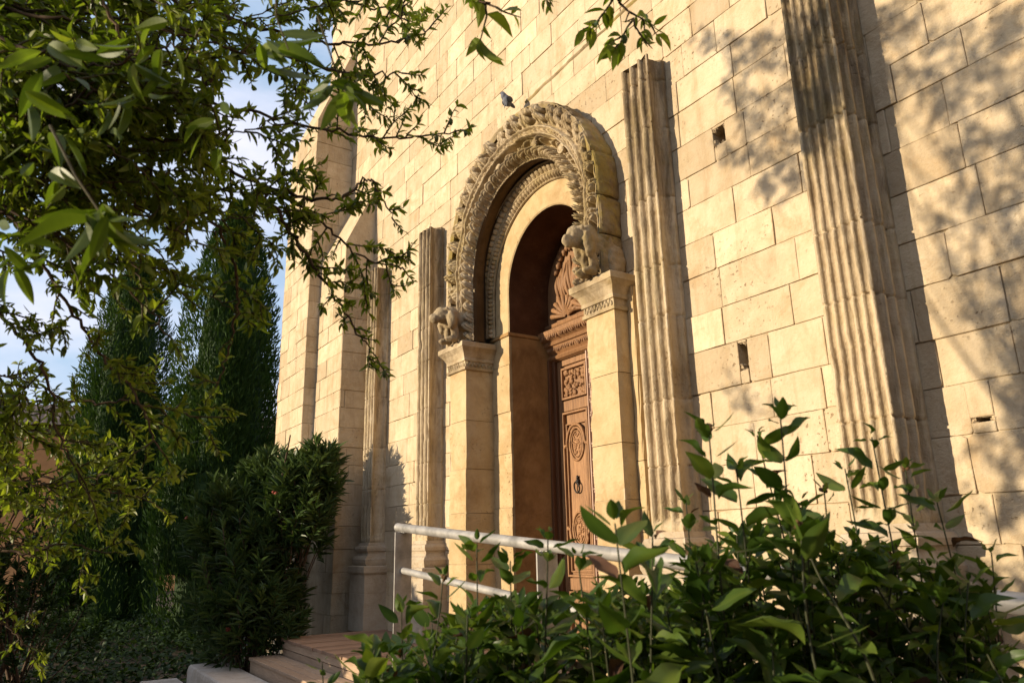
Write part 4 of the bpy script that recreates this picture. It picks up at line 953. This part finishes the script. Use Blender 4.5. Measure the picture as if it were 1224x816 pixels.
def branch(path, r0, r1, twig_every, twig_len, leafl, dens, start=0.0, spread=1.0, tone0=0.5, fruit=0.03, sub=True):
    P = spline([at(*p) if len(p) == 3 and p[2] < 50 and isinstance(p, tuple) else np.array(p) for p in path], 8*len(path)+4)
    P += ar.normal(0, 0.004, P.shape)
    br_.tube(P, np.linspace(r0, r1, len(P)), 7)
    seg = np.linalg.norm(np.diff(P, axis=0), axis=1); s = np.concatenate([[0], np.cumsum(seg)]); L_ = s[-1]; x = start*L_
    while x < L_:
        i = min(len(P)-2, np.searchsorted(s, x, side='right')-1); T = unit(P[i+1]-P[i]); q = P[i]+(P[i+1]-P[i])*((x-s[i])/(seg[i]+1e-9))
        side = unit(np.cross(rdir(1)[0], T)); d = T*0.55+side*spread+np.array([0, 0, -0.1])
        tl = twig_len*ar.uniform(0.35, 1.2)
        pts = leafy_twig(q, d, tl, leafl, dens, tone0=tone0, fruit=fruit)
        if sub and tl > twig_len*0.7:
            for k in (0.4, 0.7):
                j = int(len(pts)*k); leafy_twig(pts[j], unit(pts[min(j+1, len(pts)-1)]-pts[j-1])+0.9*rdir(1)[0], tl*0.5, leafl, dens, tone0=tone0, fruit=fruit)
        x += twig_every*ar.uniform(0.5, 1.5)
    leafy_twig(P[-1], P[-1]-P[-3], twig_len*0.6, leafl, dens, tone0=tone0)
LF = 0.028
# branches in view: (px, py, depth)
branch([(-140, 90, 2.0), (20, 140, 1.95), (170, 165, 1.95), (300, 215, 2.0), (380, 262, 2.05), (430, 305, 2.1), (485, 322, 2.15)], 0.007, 0.002, 0.045, 0.14, LF, 200)
branch([(-120, 20, 2.0), (60, 70, 2.0), (230, 118, 2.0), (370, 150, 2.05), (470, 165, 2.1), (545, 158, 2.15)], 0.0065, 0.002, 0.05, 0.14, LF, 200)
branch([(-60, -90, 1.9), (120, -30, 1.9), (270, 20, 1.95), (380, 50, 2.0), (470, 50, 2.05), (515, 34, 2.1)], 0.0065, 0.002, 0.045, 0.15, LF, 200)
branch([(160, -120, 1.9), (290, -50, 1.9), (400, 0, 1.9), (470, 12, 1.95)], 0.006, 0.002, 0.05, 0.13, LF, 200)
branch([(185, 215, 1.95), (235, 245, 1.95), (270, 290, 1.95), (284, 350, 1.95), (272, 420, 1.95), (262, 455, 1.95)], 0.006, 0.002, 0.08, 0.10, LF, 170)
branch([(300, 215, 2.0), (350, 280, 2.0), (385, 335, 2.0), (420, 385, 2.05), (452, 432, 2.05)], 0.006, 0.002, 0.04, 0.10, LF, 210)
branch([(320, 225, 2.0), (400, 240, 2.0), (440, 215, 2.05), (470, 260, 2.05)], 0.005, 0.002, 0.04, 0.09, LF, 210)
branch([(230, 120, 1.9), (300, 60, 1.95), (420, 90, 2.0), (480, 85, 2.0)], 0.006, 0.002, 0.04, 0.11, LF, 200)
branch([(-120, 200, 1.8), (0, 250, 1.8), (60, 330, 1.8), (110, 410, 1.8), (160, 470, 1.8), (190, 540, 1.8)], 0.006, 0.002, 0.045, 0.13, 0.026, 200, tone0=0.6)
branch([(-130, 300, 1.9), (-20, 360, 1.9), (50, 440, 1.9), (70, 520, 1.9), (110, 600, 1.9)], 0.006, 0.002, 0.045, 0.14, 0.026, 200, tone0=0.65)
branch([(-130, 420, 2.1), (0, 470, 2.1), (90, 480, 2.1), (170, 482, 2.1), (250, 500, 2.1)], 0.005, 0.002, 0.07, 0.13, 0.028, 190, start=0.2, tone0=0.62)
branch([(-130, 560, 2.2), (-20, 570, 2.2), (60, 570, 2.2), (130, 585, 2.2), (180, 600, 2.2)], 0.005, 0.002, 0.042, 0.15, 0.028, 200, tone0=0.7)
branch([(-130, 620, 2.2), (-40, 650, 2.2), (30, 660, 2.2), (80, 650, 2.2), (125, 660, 2.2)], 0.005, 0.002, 0.045, 0.14, 0.028, 190, tone0=0.62)
branch([(-130, 700, 2.2), (-40, 720, 2.2), (10, 750, 2.2), (35, 775, 2.2)], 0.007, 0.002, 0.06, 0.09, 0.028, 190, start=0.2, tone0=0.68)
branch([(-100, 130, 1.7), (40, 190, 1.7), (130, 260, 1.7), (170, 330, 1.7)], 0.006, 0.002, 0.05, 0.12, 0.028, 190)
branch([(-120, 40, 1.5), (0, 60, 1.5), (120, 60, 1.5), (220, 80, 1.55)], 0.006, 0.002, 0.05, 0.13, 0.034, 180, tone0=0.35)
branch([(-100, 160, 1.6), (20, 190, 1.6), (110, 200, 1.6), (190, 190, 1.6)], 0.006, 0.002, 0.05, 0.13, 0.034, 180, tone0=0.35)
branch([(40, -90, 1.6), (120, 0, 1.6), (170, 90, 1.6), (230, 150, 1.6)], 0.005, 0.002, 0.05, 0.12, 0.034, 180, tone0=0.35)
branch([(-90, -20, 1.7), (40, 20, 1.7), (160, 30, 1.7), (280, 60, 1.75), (350, 100, 1.8)], 0.005, 0.002, 0.045, 0.13, 0.028, 190, tone0=0.4)
# twig with larger leaves at the top, and the one at the top right
branch([(440, -130, 1.5), (500, -70, 1.5), (560, -10, 1.5), (590, 10, 1.5)], 0.006, 0.002, 0.05, 0.09, 0.06, 70, start=0.35, sub=False)
branch([(420, -90, 1.9), (480, -20, 1.9), (480, 25, 1.9)], 0.005, 0.002, 0.04, 0.06, 0.035, 110, start=0.5, sub=False)
branch([(640, -150, 1.6), (680, -70, 1.6), (730, -15, 1.6), (765, 40, 1.6)], 0.006, 0.002, 0.04, 0.08, 0.045, 110, start=0.35)
branch([(560, -140, 1.6), (620, -60, 1.6), (650, -5, 1.6)], 0.005, 0.002, 0.06, 0.05, 0.03, 60, start=0.6, sub=False)
# thick growth filling the upper left corner and the hanging lower left
for k in range(60):
    d = ar.uniform(1.4, 2.3); x0, y0 = ar.uniform(-120, 60), ar.uniform(-60, 260); an = ar.uniform(-0.35, 0.7); ln = ar.uniform(160, 340)
    pth = [(x0-60, y0-30, d), (x0+ln*0.35*math.cos(an), y0+ln*0.35*math.sin(an)+ar.normal(0, 12), d), (x0+ln*0.7*math.cos(an), y0+ln*0.7*math.sin(an)+ar.normal(0, 12), d), (x0+ln*math.cos(an), y0+ln*math.sin(an), d+0.03)]
    branch(pth, 0.004, 0.0015, 0.05, 0.12, ar.uniform(0.026, 0.038), 190, tone0=ar.uniform(0.3, 0.65))
for k in range(10):
    d = ar.uniform(1.8, 2.4); x0, y0 = ar.uniform(-110, -10), ar.uniform(430, 680); an = ar.uniform(-0.3, 0.6); ln = ar.uniform(110, 230)
    pth = [(x0-60, y0-30, d), (x0+ln*0.4*math.cos(an), y0+ln*0.4*math.sin(an)+ar.normal(0, 10), d), (x0+ln*math.cos(an), y0+ln*math.sin(an), d)]
    branch(pth, 0.004, 0.0015, 0.045, 0.13, ar.uniform(0.026, 0.036), 180, tone0=ar.uniform(0.45, 0.75))
# near, hanging leaves
for (cx, cy, d, n_, sp, ln) in ((118, 258, 0.95, 15, 16, 0.072), (60, 200, 1.05, 9, 40, 0.06), (330, 55, 1.15, 10, 22, 0.07), (405, 105, 1.2, 13, 14, 0.07), (190, 60, 1.1, 10, 40, 0.06), (60, 70, 1.05, 12, 45, 0.065), (150, 130, 1.1, 10, 40, 0.06), (20, 290, 1.1, 8, 30, 0.06), (255, 150, 1.2, 8, 30, 0.055)):
    for k in range(n_):
        an = ar.uniform(-0.5, 3.4); px, py = cx+ar.normal(0, sp*0.6), cy+ar.normal(0, sp*0.6); l_ = ln*ar.uniform(0.7, 1.25)*886/d
        p = at(px, py, d+ar.normal(0, 0.02)); q = at(px+l_*math.cos(an), py+l_*(0.75*math.sin(an)+0.25), d+ar.normal(0, 0.03))
        LL = ln*ar.uniform(0.75, 1.2); scatter(lv, leaf_template(8, 4, 0.3, 0.25, 'lance'), [p], [q-p], [-FW+ar.normal(0, 0.7, 3)+[0, 0, 0.5]], LL, LL*ar.uniform(0.26, 0.36), [0.22+ar.normal(0, 0.14)], np.array([ar.uniform(-0.8, 1.4)]))
tw.tube([at(60, 150, 1.0), at(90, 210, 0.97), at(125, 262, 0.95)], [0.002, 0.0016, 0.0012], 6); tw.tube([at(330, -40, 1.1), at(330, 20, 1.1), at(345, 60, 1.1)], [0.002, 0.0016, 0.0012], 6); tw.tube([at(380, 20, 1.2), at(400, 80, 1.2), at(415, 110, 1.2)], [0.002, 0.0016, 0.0012], 6)
# limbs and the crown outside the view
TB = np.array([-3.0, -6.9, 0]); tk = MB()
tk.tube(spline([TB, TB+[0.05, 0.1, 0.9], TB+[0.0, 0.25, 1.7]], 10), np.linspace(0.16, 0.12, 10), 10)
FORK = TB+np.array([0.0, 0.25, 1.7])
for ends in ([(-2.6, -5.2, 2.6), at(-140, 90, 2.0)], [(-2.9, -5.0, 3.0), at(-60, -90, 1.9)], [(-2.7, -5.2, 2.1), at(-130, 420, 2.1)], [(-3.3, -5.4, 1.9), at(-130, 620, 2.2)], [(-2.2, -5.2, 3.2), at(440, -130, 1.5)], [(-3.2, -7.2, 3.2), (-3.4, -7.0, 4.8)], [(-2.2, -7.0, 3.0), (-1.6, -6.8, 4.6)]):
    tk.tube(spline([FORK]+[np.array(e) for e in ends], 16), np.linspace(0.075, 0.012, 16), 8)
tk.build('trunk', M['bark'], alm, smooth=True)
# crown clumps given by where their shade falls on the wall (x0, z0) and how far out they hang
def shade_pt(x0, z0, t): return np.array([x0-SUN_TAN*t, -t, z0+t*math.tan(SUN_EL)*math.sqrt(1+SUN_TAN**2)])
def wall_hit(px, py, y=0.0): q = on_wall(px, py, y); return float(q[0]), float(q[2])
clumps = []
for px, py, rad in ((1105, 90, .10), (1165, 65, .12), (1210, 160, .10), (1145, 180, .08), (1200, 380, .10), (1165, 310, .08), (1215, 590, .10), (1090, 20, .17), (1130, 55, .17), (1180, 35, .14), (1218, 25, .14), (1150, 105, .15), (1212, 95, .13), (1115, 125, .10), (1190, 165, .14), (1220, 225, .13), (1160, 225, .10), (1205, 295, .14), (1128, 258, .07), (1180, 350, .13), (1212, 415, .13), 
        (1200, 535, .12), (1195, 625, .10), (950, 5, .16), (960, 45, .16), (968, 80, .16), (978, 105, .13), (985, 120, .12), (1005, 150, .09), (1000, 40, .18), (1030, 60, .15), (1020, 110, .13), (1050, 30, .15)):
    w_ = wall_hit(px, py, -0.30 if px < 1045 else 0.0); clumps.append((w_[0]-(0.09 if px < 1045 else 0), w_[1], rad))
clumps += [(-.62, 2.5, .3), (-.3, 2.9, .4), (-.8, 3.1, .3), (0., 2.5, .4), (-.5, 1.5, .3), (-.2, 1.2, .3), (.2, 1.5, .35), (-.3, 4.9, .5), (.8, 1.2, .4), (.6, 4.6, .6), (-1.2, 4.9, .5), (-.4, 5.5, .6), (.5, 5.3, .6), (-1.9, 4.9, .4)]
for x0, z0, rad in clumps:
    t = ar.uniform(4.3, 5.4) if rad < 0.25 else ar.uniform(5.4, 6.8); c = shade_pt(x0, z0, t)
    br_.tube(spline([FORK+ar.normal(0, 0.05, 3)+[0, 0, 0.4], (FORK+c)/2+ar.normal(0, 0.12, 3)+[0, 0, 0.3], c], 10), np.linspace(0.012, 0.003, 10), 6)
    small = rad < 0.25
    for j in range(int((10+300*rad*rad)*(2.6 if x0 < -1.72 else 1)) if small else int(30*(rad/0.4)**1.6)):
        d = rdir(1)[0]; q = d*ar.random()**0.5
        p = c+q*rad*0.9+np.array([0, ar.normal(0, 0.1), 0]); leafy_twig(p-d*0.05, d+ar.normal(0, 0.5, 3), ar.uniform(0.09, 0.16) if small else ar.uniform(0.12, 0.28), 0.055, 120 if small else 95, T2, 0, 0.5, 0.003)
# hanging twigs whose shade falls left of the nearest pilaster
for path, tw_ in (([(985, 35), (900, 48), (842, 42)], 1), ([(975, 85), (915, 72), (878, 74)], 1), ([(980, 125), (920, 117), (868, 108)], 1), ([(985, 180), (930, 160), (886, 138)], 1), ([(985, 195), (920, 190), (870, 178)], 1), ([(1000, 215), (950, 215), (915, 228)], 1), ([(960, 505), (905, 490), (878, 462)], 0)):
    t0 = ar.uniform(5.0, 5.6); P = spline([shade_pt(*wall_hit(*p), t0) for p in path], 22); br_.tube(P, np.linspace(0.007, 0.002, 22), 5)
    for i_, q in enumerate(P[5:]):
        for _ in range(3 if tw_ else 1): leafy_twig(q+ar.normal(0, 0.03, 3), unit(P[-1]-P[0])+rdir(1)[0]*0.9, 0.11, 0.055, 95, T2, 0, 0.5)
br_.build('branch', M['bark'], alm, smooth=True); tw.build('twig', M['twig'], alm, smooth=True)
lv.build('crown', M['almond'], alm); [f_.build('almond', M['fruit'], alm, smooth=True) for f_ in FRU[:90]]

# ------------------------------------------------------------------ foreground shrub
sb = empty('leafy_shrub', tuple(np.array([*at(860, 700, 1.5)[:2], 0.0])), 'leafy green foreground shrub with tall opposite-leaved shoots before the handrail', 'shrub')
sf_, ss, sd, bu = MB(), MB(), MB(), MB()
def wavy(seed):
    V, F = leaf_template(10, 4, 0.30, 0.22, 'ovate'); V = V.copy(); V[:, 2] += 0.035*np.sin(V[:, 0]*11+seed*2)*np.abs(V[:, 1])*3+0.06*np.sin(V[:, 0]*5+seed); V[:, 1] += 0.06*np.sin(V[:, 0]*3+seed*1.7)*V[:, 0]
    return V, F
TLS = [wavy(k) for k in range(6)]; sr = np.random.default_rng(33)
def shoot(px, py, d, hgt=None, leafl=0.075, bud=False, tone0=0.5, nodes=7, lean=0.05, own=False):
    tip = at(px, py, d); hgt = hgt or tip[2]-0.12
    base = np.array([tip[0]+sr.normal(0, lean), tip[1]+sr.normal(0, lean), tip[2]-hgt])
    P = spline([base, base*0.6+tip*0.4+np.append(sr.normal(0, 0.03, 2), 0), base*0.25+tip*0.75+np.append(sr.normal(0, 0.012, 2), 0), tip], 20)
    st_ = MB() if own else ss
    st_.tube(P, np.linspace(0.0030, 0.0013, 20), 6)
    if own: st_.build('stem', M['stem'], sb, smooth=True)
    if bud:
        b_ = MB(); [b_.ball(tip+sr.normal(0, 0.0035, 3), sr.uniform(0.003, 0.0055), None, 7, 5) for j in range(6)]; b_.build('bud', M['bud'], sb, smooth=True)
    z = tip[2]-0.003; a = sr.random()*3.14
    for k in range(nodes):
        if z < P[0, 2]+0.01: break
        f = np.clip((z-P[:, 2].min())/(P[-1, 2]-P[:, 2].min()), 0, 1)*19; i = min(18, int(f)); q = P[i]+(P[i+1]-P[i])*(f-i)
        s = min(1.0, 0.36+0.24*k)*leafl
        for o in (0, math.pi):
            if k > 0 and sr.random() < 0.10: continue
            aa = a+o+sr.normal(0, 0.3); el = (1.3 if k == 0 else 0.75)+sr.normal(0, 0.28)-0.05*k
            D = np.array([math.cos(aa), math.sin(aa), el]); L_ = s*sr.uniform(0.65, 1.3)
            dead = sr.random() < 0.022; L_ *= 0.6 if dead else 1.0
            pet = q+unit(D)*0.010; st_2 = sf_
            scatter(sd if dead else sf_, TLS[sr.integers(6)], [pet], [D], [np.array([-0.25*math.cos(aa), -0.25*math.sin(aa), 1.0])+sr.normal(0, 0.38, 3)], L_, L_*sr.uniform(0.34, 0.46), [tone0+sr.normal(0, 0.2)], np.array([sr.uniform(0.5, 2.6) if dead else sr.uniform(-0.5, 1.5)]))
        a += math.pi/2+sr.normal(0, 0.25); z -= (0.010+0.016*min(k, 3))*sr.uniform(0.8, 1.35)*(leafl/0.075)
prof_x = [440, 500, 560, 640, 730, 800, 850, 900, 940, 1000, 1050, 1120, 1190, 1215]; prof_y = [760, 725, 705, 700, 670, 665, 625, 600, 585, 620, 600, 630, 695, 790]
for (px, py, d, b, ll) in ((932, 490, 1.35, 0, .066), (905, 520, 1.4, 0, .06), (847, 512, 1.3, 1, .07), (1042, 522, 1.45, 0, .066), (1082, 560, 1.5, 1, .06), (570, 648, 1.4, 0, .06), (530, 690, 1.45, 1, .055), (655, 640, 1.3, 0, .06), (735, 625, 1.1, 0, .10), (1185, 660, 1.45, 0, .06), (1120, 600, 1.45, 0, .07),
        (985, 585, 1.4, 1, .06), (880, 560, 1.35, 0, .07), (780, 640, 1.2, 0, .08), (480, 722, 1.5, 0, .05), (385, 792, 1.5, 0, .03), (1010, 560, 1.5, 0, .06), (955, 600, 1.3, 0, .07), (690, 665, 1.25, 0, .07), (610, 670, 1.4, 0, .06), (820, 600, 1.45, 0, .06)):
    shoot(px, py, d, None, ll, b, 0.5, 18, own=True)
for k in range(250):
    px = sr.uniform(440, 1190); yb = np.interp(px, prof_x, prof_y); py = yb+20+abs(sr.normal(0, 80)); d = sr.uniform(1.2, 1.8)
    if px > 1130: d = max(d, 1.35)
    shoot(px, min(py, 870), d, sr.uniform(0.35, 0.8), sr.uniform(0.06, 0.088), sr.random() < 0.06, sr.uniform(0.25, 0.6), 16, 0.10)
for k in range(170):     # lower mass
    px = sr.uniform(430, 1185); shoot(px, sr.uniform(760, 1050), sr.uniform(1.15, 1.9), 0.4, 0.085, False, 0.4, 11, 0.12)
sf_.build('foliage', M['shrub'], sb, smooth=True); tag(ss.build('stem', M['stem'], sb, smooth=True), kind='stuff')
sd.build('withered_leaves', M['shrub_dead'], sb, smooth=True)

# ------------------------------------------------------------------ weeds on the steps
def weed(p, label, seed, n=26, s=0.07):
    r = np.random.default_rng(seed); mb = MB()
    d = rdir(n); d[:, 2] = np.abs(d[:, 2])+0.3
    scatter(mb, leaf_template(4, 2, 0.3, 0.4, 'ovate'), np.array(p)+r.normal(0, 0.012, (n, 3))*[1, 1, 0.1], d, np.array([0, 0, 1.0])+r.normal(0, 0.4, (n, 3)), r.uniform(0.6, 1.3, n)*s, s*0.45, r.uniform(0.2, 0.9, n))
    o = mb.build('weed', M['weed']); tag(o, label, 'weed')
weed((-8.95, -1.50, 0.335), 'little green weed rooted at the back of the upper stone step', 1)
weed((-8.45, -1.50, 0.335), 'second small weed against the side of the timber step', 2, 20, 0.06)
weed((-9.15, -1.84, 0.165), 'tiny weed at the left end of the lower stone step', 3, 14, 0.05)
